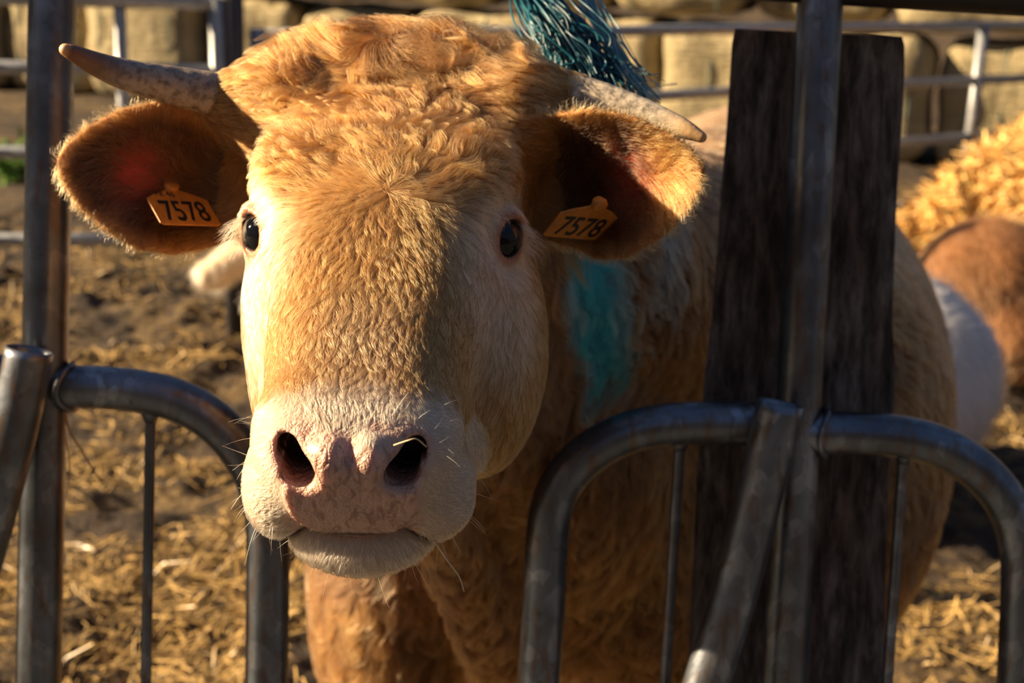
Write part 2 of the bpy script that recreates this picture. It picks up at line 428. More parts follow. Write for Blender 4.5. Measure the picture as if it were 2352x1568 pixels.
# ------------------------------------------------------------------ bales behind the yard
def m_bale():
    m = NT('bale_straw'); c = m.coords(); n1 = m.noise(m.coords((1, 1, .35)), 3.5, 4, .6); n2 = m.noise(m.coords((1, 1, 8)), 5, 4, .6)
    colr = m.ramp(n1, [(0.28, (.18, .14, .085)), (0.46, (.38, .31, .17)), (0.70, (.54, .45, .27))])
    colr = m.mix(m.math('MULTIPLY', m.ramp(n2, [(.45, (0, 0, 0)), (.6, (1, 1, 1))]), .35), colr, (.20, .18, .11))
    m.bsdf(colr, .9, 0, m.bump(m.math('ADD', n1, n2), 1, .06)); return m.m
MB, MT = m_bale(), m_simple('bale_twine', (.10, .16, .14), .6)
def rounded_box(w, d, h, seed, nseg=9):
    """a bale: box with soft swollen faces and notches where the twine pulls"""
    V = []; F = []; vid = {}
    r = np.random.default_rng(seed); N_ = nseg
    def vert(i, j, k):
        key = (i, j, k)
        if key not in vid:
            p = np.array([i, j, k])/N_*2-1; q = p/np.maximum(1e-9, (np.abs(p)**7).sum()**(1/7))*np.abs(p).max()
            q = q*(1+.03*math.sin(4.7*p[0]+seed)+.03*math.sin(5*p[2]+seed*2))
            cut = sum(math.exp(-((p[0]-t)/.06)**2) for t in (-.66, -.22, .22, .66)); q = q*np.array([1, 1-.035*cut, 1-.035*cut])
            vid[key] = len(V); V.append(q*np.array([w, d, h])/2)
        return vid[key]
    for a in range(N_):
        for b in range(N_):
            for (f, rev) in ((lambda a, b: (a, b, 0), 1), (lambda a, b: (a, b, N_), 0), (lambda a, b: (a, 0, b), 0), (lambda a, b: (a, N_, b), 1), (lambda a, b: (0, a, b), 1), (lambda a, b: (N_, a, b), 0)):
                q = [vert(*f(a, b)), vert(*f(a+1, b)), vert(*f(a+1, b+1)), vert(*f(a, b+1))]
                F.append(q[::-1] if rev else q)
    return np.array(V), F
BL, BR = np.array([-6.2, 15.4]), np.array([6.7, 10.8])
bl_dir = (BR-BL)/np.linalg.norm(BR-BL); bl_n = np.array([-bl_dir[1], bl_dir[0]]); bang = math.atan2(bl_dir[1], bl_dir[0])
pos = 0; k = 0; total = np.linalg.norm(BR-BL); words = []
bales = []
widths = [1.15, 1.02, 1.2, .95, 1.1, 1.25, 1.0, 1.12, 1.05, 1.2, .98, 1.15, 1.1]
rowx = [0]
for wv in widths[:-1]: rowx.append(rowx[-1]+wv+.05)
for row in range(2):
    for i, wv in enumerate(widths):
        c2 = BL+bl_dir*(rowx[i]+wv/2-(0.45 if row else 0))+bl_n*(.12*math.sin(i*2.3+row)); hgt = 1.02
        bales.append((row, i, c2, wv, hgt))
where = ['far left end', 'left end, second along', 'third from the left end', 'behind the tan cow horn', 'left of the dark gate post', 'behind the dark gate post', 'behind the cow poll', 'behind the hanging twine', 'right of the hanging twine', 'behind the weathered plank', 'right of the weathered plank', 'behind the straw heap', 'far right end']
for row, i, c2, wv, hgt in bales:
    t = thing('straw_bale', 'big straw bale in the %s row of the stack, %s' % ('upper' if row else 'bottom', where[i]), 'straw bale', (c2[0], c2[1], 0.0+(hgt+.05)*row), 'stacked big bales beyond the gate')
    V, F = rounded_box(wv, 1.1, hgt, i*7+row*3); a = bang+.03*math.sin(i*5+row)
    Rz = np.array([[math.cos(a), -math.sin(a), 0], [math.sin(a), math.cos(a), 0], [0, 0, 1]])
    put('packed_straw', V@Rz.T+np.array([c2[0], c2[1], hgt*(row+.5)+.05*row]), F, t, MB)
    for s_ in (-.66, -.22, .22, .66):
        loop = []
        for ang_ in np.linspace(0, math.tau, 25):
            p = np.array([0, math.cos(ang_), math.sin(ang_)]); p = p/(np.abs(p)**7).sum()**(1/7)*.972; loop.append(p*np.array([1, .55, hgt/2])+np.array([s_*wv/2, 0, 0]))
        v, f = tube(loop, .006, 5, False); put('twine', v@Rz.T+np.array([c2[0], c2[1], hgt*(row+.5)+.05*row]), f, t, MT)

# ------------------------------------------------------------------ yard gates
G = m_galv(); GL = m_simple('pale_galvanised', (.30, .32, .35), .45, .35)
MD = m_simple('dark_post', (.045, .045, .055), .6, .3)
def gate(name, label, pa, pb, zs_, xs_up, rr=.028, thick=None):
    """pa, pb: ends on the ground plan; rails at heights zs_, uprights at fractions xs_up"""
    t = thing(name, label, 'gate', (*((pa+pb)/2), 0))
    for z0, z1 in zs_: v, f = tube([(*pa, z0), (*(pa*.5+pb*.5), (z0+z1)/2), (*pb, z1)], rr, 14); put('rail', v, f, t, GL)
    for fx, top, bot, r_ in xs_up:
        p = pa*(1-fx)+pb*fx; v, f = tube([(*p, bot), (*p, top)], r_, 14); put('upright', v, f, t, GL)
    return t
def gp(px, py, y): p = ray_y(px, py, y); return p
# left gate: a plan line through two picture columns at about 4.2 m
a0, a1 = gp(-260, 160, 5.6), gp(500, 160, 5.8)
zL = [(gp(-260, y0, 5.6)[2], gp(500, y1, 5.8)[2]) for y0, y1 in ((-12, 8), (163, 151), (350, 352), (552, 548))]
zL = [((a+b)/2+.0, (a+b)/2) for a, b in zL]
fx = lambda px: (px+260)/760
gate('field_gate', 'galvanised tubular gate at the left with a pale upright bar', a0[:2], a1[:2], zL, [(0.0, zL[0][0]+.02, zL[-1][0], .028), (fx(275), zL[0][0], zL[-1][0], .024), (1.0, zL[0][0]+.02, zL[-1][0], .030)])
b0, b1 = gp(590, 100, 5.9), gp(2560, 100, 9.5)
zR = [(gp(590, y0, 5.9)[2]+gp(2352, y1, 9.05)[2])/2 for y0, y1 in ((18, 98), (160, 245), (320, 388), (500, 545))]
zR = zR[:4]
def frac(px):
    d = FWD+RT*(px-1176)/FPX-UP*(100-784)/FPX; M = np.array([[d[0], -(b1-b0)[0]], [d[1], -(b1-b0)[1]]]); return np.linalg.solve(M, b0[:2])[1]
gate('field_gate', 'long galvanised tubular gate running behind the cow to the straw heap', b0[:2], b1[:2], [(z, z) for z in zR], [(0, zR[0]+.03, zR[-1], .030), (frac(1400), zR[0], zR[-1], .024), (frac(2255), zR[0], zR[-1], .034), (1, zR[0], zR[-1], .030)])
pp = gp(533, 100, 5.85)
t = thing('gate_post', 'dark round post standing between the two yard gates', 'post', (pp[0], pp[1], 0))
v, f = tube([(pp[0], pp[1], -.05), (pp[0], pp[1], 1.9)], .050, 20); put('shaft', v, f, t, MD)
for z in (zL[0][0], zL[3][0]):
    v, f = tube([(pp[0]-.06, pp[1]-.01, z+.03), (pp[0], pp[1]-.045, z+.03), (pp[0]+.07, pp[1]+.02, z+.03)], .014, 10); put('hinge', v, f, t, G)
gpl = gp(45, 258, 9.5)
V, Q = blades(rg.normal(gpl[0], .12, 160), rg.normal(gpl[1], .1, 160), np.abs(rg.normal(.10, .06, 160)), 160, .12, .3, .012, 77, .9)
wd_ = quads_mesh('weeds', V, Q, None, m_simple('weed_green', (.10, .22, .02), .6)); tag(wd_, 'small clump of green weeds at the foot of the bales', 'weeds', kind='stuff')
# ------------------------------------------------------------------ feed barrier
bar = thing('feed_barrier', 'galvanised tubular cattle feed barrier with arched neck openings', 'feed barrier', (0, 1.5, 0))
def fp(pts, off=0.0): return [fence(x, y, off) for x, y in pts]
def down(p, z=0.02):            # carry a tube on down to the ground along the lean of the barrier
    n_ = 12; q = np.array(p[-1]); d = unit(q-np.array(p[-2])); 
    k = (q[2]-z)/max(1e-3, -d[2]); return [q+d*k*s_ for s_ in np.linspace(0, 1, n_)[1:]]
RB = .0245
def btube(name, pts, r_=RB, off=0.0, ground=True, sides=36, smooth=True, extra=None):
    P = list(catmull(fp(pts, off), 10)) if smooth else fp(pts, off)
    if ground: P += down(P)
    v, f = tube(P, r_, sides); return put(name, v, f, bar, G)
for a, b in (((124, -210), (88, 1568)), ((1892, -150), (1801, 1568))):
    btube('post', [a, ((a[0]+b[0])/2, (a[1]+b[1])/2), b], .0252)
arches = [[(118, 888), (210, 889), (300, 896), (390, 914), (475, 955), (545, 1022), (592, 1105), (613, 1200), (615, 1330), (612, 1568)],
          [(1842, 975), (1700, 972), (1560, 973), (1455, 990), (1370, 1030), (1305, 1088), (1268, 1160), (1256, 1250), (1250, 1380), (1238, 1568)],
          [(1830, 992), (1940, 994), (2060, 1002), (2160, 1027), (2245, 1078), (2308, 1150), (2341, 1235), (2350, 1330), (2340, 1568)],
          [(84, 870), (-20, 862), (-120, 870), (-220, 910), (-300, 980), (-345, 1080), (-355, 1300), (-360, 1568)]]
for A_ in arches: btube('arch_tube', A_)
for a, b in (((346, 935), (335, 1568)), ((1562, 1000), (1528, 1568)), ((2076, 1030), (2038, 1568)), ((-120, 900), (-130, 1568))):
    btube('thin_rod', [a, ((a[0]+b[0])/2, (a[1]+b[1])/2), b], .0062, sides=16)
    A0 = fence(*a); A1 = fence(a[0]-1, a[1]+35); v, f = tube([A0, lerp(A0, A1, .5), A1], [.014, .0105, .0066], 16); put('weld', v, f, bar, G)
def weld_ring(px, py, dx):
    c = fence(px, py); e_ = fence(px+dx, py); d = unit(e_-c)
    a = np.linspace(0, math.tau, 40); N1 = np.array([0, 0, 1.0]); N1 = unit(N1-d*(N1@d)); N2 = np.cross(d, N1)
    v, f = tube([c+d*.024+(N1*math.cos(t)+N2*math.sin(t))*.0262+d*.006*math.cos(2*t) for t in a], .0035, 10); put('weld', v, f, bar, G)
weld_ring(108, 888, 30); weld_ring(1836, 993, 30); weld_ring(1840, 975, -30); weld_ring(104, 870, -30)
# swinging locking bars, open at the top
for pts, lab in (([(1793, 925), (1748, 1120), (1690, 1350), (1622, 1568)], 'right'), ([(68, 802), (38, 960), (-8, 1140), (-60, 1330), (-120, 1520)], 'left')):
    P = catmull(fp(pts, -.060), 8); P = list(P)+down(P, .12)
    v, f = open_tube(P, .0255, .0032); put('locking_bar', v, f, bar, G)
    # pivot lug at the foot, joined to the frame
    q = P[-1]; v, f = tube([q, q+np.array([0, .06, 0])], .012, 12); put('pivot_bolt', v, f, bar, G)
# rails above and below the openings
MDR = m_simple('shaded_rail', (.05, .045, .045), .5, .6)  # near-black colour stands in for the shade on the steel rail
v, f = tube([fence(-700, -195), fence(700, -125), fence(1930, -52), fence(2352, -27), fence(3000, 12)], .030, 28); put('top_rail', v, f, bar, MDR)
zb = .12; yb = fence(1176, 784)[1]
def fz(x, z): return np.array([x, 1.52-.0+.178*(z-1.2), z])
v, f = tube([fz(-1.2, zb), fz(0, zb), fz(1.4, zb)], .026, 24); put('bottom_rail', v, f, bar, G)

WM0 = m_wood()
def box(x0, x1, y0, y1, z0, z1):
    return np.array([(x, y, z) for z in (z0, z1) for x, y in ((x0, y0), (x1, y0), (x1, y1), (x0, y1))], float), [(3, 2, 1, 0), (4, 5, 6, 7), (0, 1, 5, 4), (1, 2, 6, 5), (2, 3, 7, 6), (3, 0, 4, 7)]
V, F = box(-8, 8, -4.3, -4.1, 0, 3.4)
wb = put('shade_wall_back', V, F, None, WM0, False); tag(wb, 'unseen dark boarded wall added behind the camera to darken front faces and reflections', kind='structure')  # out of view, added to block frontal sky light and darken eye reflections
V, F = join([box(-3.0, -1.12, 1.58, 1.90, 1.62, 2.7), box(-3.0, -2.85, 1.75, 1.90, 0, 1.62)])
wp = put('shade_wall_left', V, F, None, WM0, False)  # out of view, added to throw shade on the upper barrier posts
tag(wp, 'unseen boarded panel on a post, added left of the feed barrier to shade it', kind='structure')
# ------------------------------------------------------------------ weathered plank
WM = WM0
def plank_geo():
    n = np.array([0, 1, -0.178]); th = .024
    def P(px, py, o): return fence(px, py, .052+o)
    left = [(1688, 66), (1681, 100), (1676, 180), (1668, 300), (1655, 450), (1645, 600), (1634, 740), (1618, 860), (1610, 960), (1600, 1100), (1592, 1300), (1580, 1568), (1560, 2000), (1540, 2500)]
    right = [(2072, 84), (2078, 105), (2077, 180), (2070, 300), (2060, 450), (2054, 600), (2050, 740), (2056, 860), (2052, 960), (2040, 1100), (2034, 1300), (2030, 1568), (2020, 2000), (2005, 2500)]
    NX, V, F = 25, [], []; rr_ = np.random.default_rng(4)
    ys_ = np.linspace(0, 1, 90); la = np.array(left, float); ra = np.array(right, float)
    key = np.linspace(0, 1, len(left))
    for face in (0, 1):
        for t in ys_:
            l = np.array([np.interp(t, key, la[:, 0]), np.interp(t, key, la[:, 1])]); r_ = np.array([np.interp(t, key, ra[:, 0]), np.interp(t, key, ra[:, 1])])
            for j in range(NX):
                u = j/(NX-1); p = lerp(l, r_, u); edge = min(u, 1-u)
                off = (.0 if face == 0 else th)+.020*u
                if face == 0: off += .004*math.exp(-edge*30)
                V.append(P(p[0], p[1], off))
    n1 = len(ys_)*NX
    for i in range(len(ys_)-1):
        for j in range(NX-1):
            a = i*NX+j; F.append((a, a+NX, a+NX+1, a+1)); F.append((n1+a, n1+a+1, n1+a+NX+1, n1+a+NX))
        for j in (0, NX-1):
            a = i*NX+j; q = (a, n1+a, n1+a+NX, a+NX); F.append(q if j == 0 else q[::-1])
    for i in (0, len(ys_)-1):
        for j in range(NX-1):
            a = i*NX+j; q = (a, a+1, n1+a+1, n1+a); F.append(q if i == 0 else q[::-1])
    return V, F
V, F = plank_geo(); V = np.array(V); V[:, 2] = np.maximum(V[:, 2], .0)
pl = put('wooden_plank', V, F, None, WM, False); tag(pl, 'dark weathered upright wooden plank behind the right barrier post', 'plank')
# ------------------------------------------------------------------ the cow
HX = np.array([0.9998, 0.0171, 0.0086]); HS = np.array([0.0191, -0.9139, -0.4054]); HX = HX/np.linalg.norm(HX)
HS = HS-HX*(HX@HS); HS /= np.linalg.norm(HS); HT = np.cross(HX, HS)*1.0
if HT[2] < 0: HT = -HT
HM = np.stack([HX, HS, HT], 1); HO = np.array([-0.1133, 1.3143, 1.5802])
HEAD = (HM, HO)
def hl(P): return (np.asarray(P)-HO)@HM          # world -> head space (X across, S towards the nose, T out of the forehead)
def hw(L): return np.asarray(L)@HM.T+HO
def hbox(x, s_, t, R): return (*hw([x, s_, t]), R)
_S = np.array([-.07, -.03, 0, .05, .10, .15, .20, .25, .30, .35, .40, .44, .475, .492])
_W = np.array([.070, .108, .120, .126, .124, .120, .114, .102, .088, .077, .069, .066, .056, .030])
_TT = np.array([-.05, -.012, .002, .010, .014, .016, .013, .008, .004, .000, -.003, -.006, -.014, -.03])
_TB = np.array([-.19, -.20, -.20, -.20, -.20, -.20, -.19, -.175, -.155, -.14, -.125, -.115, -.10, -.08])
_d = np.linspace(_S[0], _S[-1], 300)
def _smooth(y):
    v = np.interp(_d, _S, y); k = np.hanning(31); k /= k.sum(); return np.convolve(np.pad(v, 15, 'edge'), k, 'valid')
_Wd, _Td, _Bd = _smooth(_W), _smooth(_TT), _smooth(_TB)
def loft(P):
    X, S, T = P; w = np.interp(S, _d, _Wd); t = np.interp(S, _d, _Td); b = np.interp(S, _d, _Bd)
    c = (t+b)/2; h = (t-b)/2
    asym = np.where(X < 0, 1-.13*np.exp(-((S-.17)/.13)**2), 1-.15*np.exp(-((S-.20)/.07)**2))
    tap = w*asym*(1+0.10*np.clip((T-c)/h, -1, 1))
    f = ((np.abs(X)/tap)**2.7+(np.abs(T-c)/h)**2.7)**(1/2.7)
    d = (f-1)*np.minimum(w, h)*0.9
    return np.maximum(d, np.maximum(S-0.492, -0.07-S))
EYE = np.array([.0910, .200, -.047]); ED = np.array([.76, .50, .42]); ED /= np.linalg.norm(ED)
EV = np.array([0, 1, 0.15]); EV = EV-ED*(ED@EV); EV /= np.linalg.norm(EV); EU = np.cross(ED, EV)
ESH = 0.0005
def ab2(fn): return lambda P: fn([np.abs(P[0]+ESH), P[1], P[2]])      # the eyes sit a little towards the near side
def ab(fn): return lambda P: fn([np.abs(P[0]), P[1], P[2]])
def lid_cut(P):
    q = [P[i]-EYE[i] for i in range(3)]
    a = sum(q[i]*ED[i] for i in range(3)); b = sum(q[i]*EV[i] for i in range(3)); c = sum(q[i]*EU[i] for i in range(3))
    d = (np.sqrt((b/.0158)**2+((c+0.12*b)/.0128)**2)-1)*.011
    return np.maximum(d, 0.002-a)
cowS = Sculpt()
H = lambda fn, x, s_, t, R, k=0.02, mode='u': cowS.add(fn, hbox(x, s_, t, R), k, mode, HEAD)
# body behind the barrier (world space)
B = cowS
B.ell((0.44, 2.75, 0.90), (0.38, 0.80, 0.44), 0.1)                       # barrel
B.ell((0.55, 3.35, 1.00), (0.30, 0.45, 0.33), 0.12)                      # rump
B.ell((0.36, 2.25, 0.97), (0.27, 0.30, 0.36), 0.12)                      # withers and shoulders
B.ell((0.50, 2.15, 0.85), (0.14, 0.22, 0.30), 0.15); B.ell((-0.165, 2.16, 0.68), (0.155, 0.22, 0.36), 0.2)
B.cone((-0.095, 1.47, 1.38), (0.02, 1.72, 1.30), 0.115, 0.155, 0.06)     # neck
B.cone((0.02, 1.72, 1.30), (0.24, 2.15, 1.12), 0.155, 0.27, 0.1)
B.cone((-0.06, 1.50, 1.22), (0.05, 1.80, 1.02), 0.085, 0.14, 0.08)       # throat
B.cone((0.05, 1.80, 1.02), (0.16, 2.05, 0.78), 0.14, 0.24, 0.1)          # brisket
B.cone((-0.10, 1.40, 1.16), (0.00, 1.78, 0.74), 0.022, 0.045, 0.07)      # dewlap
for x, y, xf, yf, bend in ((-0.14, 2.2, -0.16, 2.18, 0.03), (0.50, 2.28, 0.52, 2.25, 0.03), (0.36, 3.5, 0.34, 3.6, -0.08), (0.76, 3.45, 0.80, 3.55, -0.08)):
    B.cone((x, y, 0.75), (xf, yf+bend, 0.42), 0.12, 0.058, 0.06); B.cone((xf, yf+bend, 0.42), (xf, yf, 0.10), 0.05, 0.038, 0.02)
    B.cone((xf, yf-0.02, 0.10), (xf, yf-0.05, 0.03), 0.045, 0.055, 0.01)
B.ell((0.45, 2.9, 0.55), (0.2, 0.3, 0.1), 0.08)
# head
H(loft, 0, .21, -.09, .32, 0.05)
H(lambda P: sd_ell(P, (.004, -.022, -.030), (.130, .055, .050)), 0, -.025, -.025, .14, 0.05)              # poll
H(lambda P: sd_ell(P, (.088, .23, -.135), (.050, .125, .082)), .1, .22, -.125, .14, 0.04)
H(lambda P: sd_ell(P, (-.068, .21, -.12), (.045, .12, .085)), -.07, .2, -.12, .13, 0.04)           # cheeks
H(ab(lambda P: sd_cone(P, (.062, .16, -.205), (.036, .42, -.118), .050, .030)), 0, .3, -.16, .26, 0.04)
H(ab2(lambda P: sd_ell(P, (.074, .155, -.020), (.032, .048, .028))), 0, .16, -.02, .16, 0.03)        # brow
H(ab(lambda P: sd_ell(P, (.108, .035, -.030), (.045, .045, .045))), 0, .055, -.035, .18, 0.04)        # horn bosses
# muzzle
def sq_ell(c, r, p):
    def f(P):
        return ((np.abs((P[0]-c[0])/r[0])**p+np.abs((P[1]-c[1])/r[1])**p+np.abs((P[2]-c[2])/r[2])**p)**(1/p)-1)*min(r)*0.9
    return f
H(sq_ell((0, .452, -.050), (.063, .043, .038), 2.5), 0, .452, -.05, .1, 0.022)
H(ab(lambda P: sd_ell(P, (.053, .449, -.087), (.029, .037, .034))), 0, .45, -.077, .1, 0.014)
H(ab(lambda P: sd_ell(P, (.046, .442, -.070), (.019, .030, .028))), 0, .435, -.045, .1, 0.014)
H(ab(lambda P: sd_ell(P, (.0135, .483, -.026), (.013, .016, .018))), 0, .483, -.026, .05, 0.008)   # folds beside the nostrils
H(lambda P: sd_ell(P, (.002, .455, -.114), (.058, .047, .033)), 0, .445, -.102, .08, 0.004)           # lower lip
def groove(P):
    d = np.abs(sd_ell(P, (.002, .455, -.114), (.058, .047, .033)))-.0026
    return np.maximum(np.maximum(d, .456-P[1]), P[2]+.082)
H(groove, 0, .445, -.1, .08, 0.001, 's')
H(lambda P: sd_ell(P, (0, .40, -.130), (.045, .07, .03)), 0, .40, -.125, .1, 0.02)
H(ab(lambda P: sd_cone(P, (.0325, .515, -.027), (.035, .455, -.036), .0115, .0105)), 0, .48, -.035, .09, 0.006, 's')
H(ab(lambda P: sd_cone(P, (.0425, .508, -.014), (.041, .455, -.028), .0072, .0080)), 0, .48, -.035, .09, 0.006, 's')
# eyes
H(ab2(lambda P: sd_ell(P, EYE+ED*.046, (.030, .034, .030))), 0, .2, -.03, .16, 0.022, 's')
H(ab2(lambda P: sd_ell(P, EYE, (.0250, .0255, .0250))), 0, .2, -.045, .15, 0.012)
H(ab2(lambda P: sd_cone(P, EYE-EV*.024+ED*.008-EU*.006, EYE-EV*.016+ED*.015+EU*.010, .008, .007)), 0, .18, -.045, .15, 0.010)  # upper lid fold
H(ab2(lid_cut), 0, .2, -.045, .15, 0.003, 's')
# bony bases of the horns
for a_, b_ in ((at(528, 230, 1.285), at(650, 265, 1.31)), (at(1288, 226, 1.29), at(1170, 240, 1.31))): cowS.cone(a_, b_, .0215, .036, .025)
# ears
def ear_frame(base, tip, nrm):
    u = unit(tip-base); n = nrm-u*(u@nrm); n = unit(n); v = np.cross(n, u)
    if v[2] < 0: v = -v
    return np.stack([u, v, n], 1), base
EARL = (ear_frame(at(545, 440, 1.31), at(128, 372, 1.27), unit(CAM-at(330, 420, 1.3))+np.array([0.05, 0, 0.05])), 1.0)
EARR = (ear_frame(at(1236, 432, 1.30), at(1655, 370, 1.19), unit(CAM-at(1430, 420, 1.26))+np.array([-0.30, 0, -0.25])), 0.98)
EL = [float(np.linalg.norm(at(545, 440, 1.31)-at(128, 372, 1.27))), float(np.linalg.norm(at(1236, 432, 1.30)-at(1655, 370, 1.19)))]
_ht = np.array([-.15, 0, .1, .3, .5, .7, .85, .95, 1.0, 1.1]); _hh = np.array([.040, .044, .054, .067, .067, .054, .036, .018, .0, -.03])
def ear_mid(u, v, sgn):
    return .036*(v/.066)**2*(1-.25*u)-.020*np.exp(-((u-.15)/.22)**2)+.012*(u-.4)**2*2+(0.035*sgn*np.clip(u-.55, 0, 1)*1.2 if sgn > 0 else 0)
def ear_fn(L, sgn):
    def f(P):
        u, v, w = P; t = u/L; h = np.interp(t, _ht, _hh)
        d = (np.abs(w-ear_mid(t, v, sgn))-(.0045+.006*np.exp(-(t/.15)**2)))*0.72
        return smax(smax(d, (np.abs(v)-h)*0.85, .005), np.maximum(-u-.03, u-L), .005)
    return f
for i, (fr, sc) in enumerate((EARL, EARR)):
    mid = fr[1]+fr[0][:, 0]*EL[i]/2
    cowS.add(ear_fn(EL[i], (0, 1)[i]), (*mid, .13), 0.018, 'u', fr)

FINE = globals().get('FINE', 0.0028)
xs = axis_grid(-0.60, -0.475, 0.22, 1.0, FINE, 0.028); ys = axis_grid(0.85, 0.852, 1.42, 3.95, FINE, 0.028); zs = axis_grid(-0.06, 1.215, 1.665, 1.70, FINE, 0.028)
CV, CQ = cowS.mesh(xs, ys, zs)
print('cow verts', len(CV), 'grid', len(xs), len(ys), len(zs))
# ---- regions of the coat
CN, _ = cowS.grad(CV); CN = unit(CN)
def frame_l(P, fr): return (P-fr[1])@fr[0]
def regions(P, N):
    """masks of the coat at surface points"""
    L = hl(P); X, S, T = L[:, 0], L[:, 1], L[:, 2]
    R = {'L': L}
    ear = np.zeros(len(P)); inner = np.zeros(len(P)); rim = np.zeros(len(P)); eu = np.zeros(len(P)); side = np.zeros(len(P))
    for i, (fr, _s) in enumerate((EARL, EARR)):
        q = frame_l(P, fr); t = q[:, 0]/EL[i]; h = np.interp(t, _ht, _hh)
        d = np.abs(q[:, 2]-ear_mid(t, q[:, 1], i))
        m = (d < .014) & (t > .10) & (t < 1.1) & (np.abs(q[:, 1]) < h+.012)
        ear[m] = 1; eu[m] = t[m]; side[m] = q[m, 1]/.066
        inner[m] = ((N@fr[0][:, 2]) > 0)[m]
        rim[m] = sstep(.024, .006, (h-np.abs(q[:, 1])))[m]+sstep(.88, .97, t)[m]
        R['earid%d' % i] = m
    R['ear'], R['inner'], R['rim'], R['eu'], R['ev'] = ear, inner, np.clip(rim, 0, 1), eu, side
    hd = sstep(-.14, -.05, S)*(1-ear)*sstep(.40, .30, np.abs(X)*1.6)
    hd = hd*sstep(-.27, -.22, T); R['head'] = hd
    nz = (vnoise(P, 90, 3)-.5)*.008
    lea = sstep(.455, .468, S+nz)*sstep(.048, .040, np.abs(X)+nz+.22*np.clip(-.055-T, 0, 1)*0)*sstep(-.099, -.092, T)*sstep(-.006, -.014, T+nz-0.06*np.abs(X))
    nos = np.full(len(P), 9.0)
    PA = [np.abs(X), S, T]
    nos = np.minimum(sd_cone(PA, (.0325, .515, -.027), (.035, .455, -.036), .0115, .0105), sd_cone(PA, (.0425, .508, -.014), (.041, .455, -.028), .0072, .0080))
    R['nos'] = sstep(.009, .001, nos)*(S > .43); R['nosin'] = sstep(-.0004, -.004, nos+0.0035)*(S > .43)*0+(nos < .0012)*(S > .43)*sstep(.494, .482, S)
    R['leather'] = np.clip(np.maximum(lea, R['nos']*(S > .45)), 0, 1)
    Q = np.stack([np.abs(X+ESH), S, T], -1)-EYE; b, c, a = Q@EV, Q@EU, Q@ED
    R['eyeq'] = np.where(a > -.012, np.sqrt((b/.0158)**2+((c+.12*b)/.0128)**2), 9)
    R['eyed'] = np.sqrt((b)**2+(c*1.1)**2+(np.minimum(a, 0))**2)
    dm = np.minimum(sq_ell((0, .452, -.050), (.063, .043, .038), 2.5)([X, S, T]), sd_ell([np.abs(X), S, T], (.053, .449, -.087), (.029, .037, .034)))
    R['lip'] = sstep(.0050, .0012, np.abs(dm-sd_ell([X, S, T], (.002, .455, -.114), (.058, .047, .033))))*(S > .43)*(T < -.07)*(np.abs(X) < .066)
    R['mz'] = sstep(.418, .452, S-0.25*np.maximum(0, T+.03)*0+nz*2)*sstep(.010, -.012, T-.0)*1.0
    R['chin'] = (T < -.092)*(S > .36)
    return R
ORANGE, TAN, CREAM = np.array([.33, .145, .032]), np.array([.44, .215, .058]), np.array([.82, .63, .43])
MZW, PINK, NECK = np.array([.74, .58, .44]), np.array([.60, .38, .29]), np.array([.19, .090, .033])
def tints(P, N, R):
    L = R['L']; X, S, T = L[:, 0], L[:, 1], L[:, 2]; n = len(P)
    n1 = fbm(P, 9, 3, 5)[:, None]; n2 = fbm(P, 40, 3, 9)[:, None]
    c = lerp(NECK, TAN, sstep(.35, .7, n1)*0.5)
    c = lerp(c, np.array([.46, .30, .17]), sstep(2.0, 2.35, P[:, 1:2])*.9)              # paler flank and rump
    face = lerp(ORANGE, TAN, sstep(.08, .30, S)[:, None])
    face = lerp(face, TAN*1.0, sstep(-.03, -.10, T)[:, None]*sstep(.18, .34, S)[:, None])
    face = lerp(face, ORANGE*.80, (sstep(.03, -.03, S)*.7)[:, None])
    bridge = (sstep(.30, .38, S)*sstep(.05, .01, np.abs(X+.0)))[:, None]; face = lerp(face, np.array([.36, .23, .12]), bridge*.6)
    ed = R['eyed'][:, None]; below = sstep(0.0, .03, S-EYE[1])[:, None]
    ring = sstep(.055, .026, ed)
    ring2 = sstep(.085, .035, np.sqrt((S-.262)**2*0.6+(np.abs(X+ESH)-.088)**2*2.2+(T+.06)**2*.8))[:, None]
    face = lerp(face, CREAM, np.clip(ring*.9+ring2*.6, 0, 1))
    mz = R['mz'][:, None]; face = lerp(face, MZW, mz)
    face = lerp(face, np.array([.46, .36, .28]), (sstep(.42, .45, S)*sstep(.035, .012, np.abs(X-.0))*sstep(-.016, -.004, T)*.65)[:, None])
    face = lerp(face, MZW*.98, (R['chin'])[:, None])
    c = lerp(c, face, R['head'][:, None])
    e = lerp(np.array([.105, .042, .014]), np.array([.52, .26, .075]), np.clip(R['rim'][:, None], 0, 1)*.8)
    e = lerp(e, np.array([.56, .27, .07]), (sstep(.55, .8, R['eu'])*(1-R['rim']))[:, None]*(R['earid1'][:, None]))  # outer half of the right ear painted brighter, as if sunlit
    c = np.where(R['ear'][:, None] > 0, e, c)
    return c*(0.85+.3*n2)

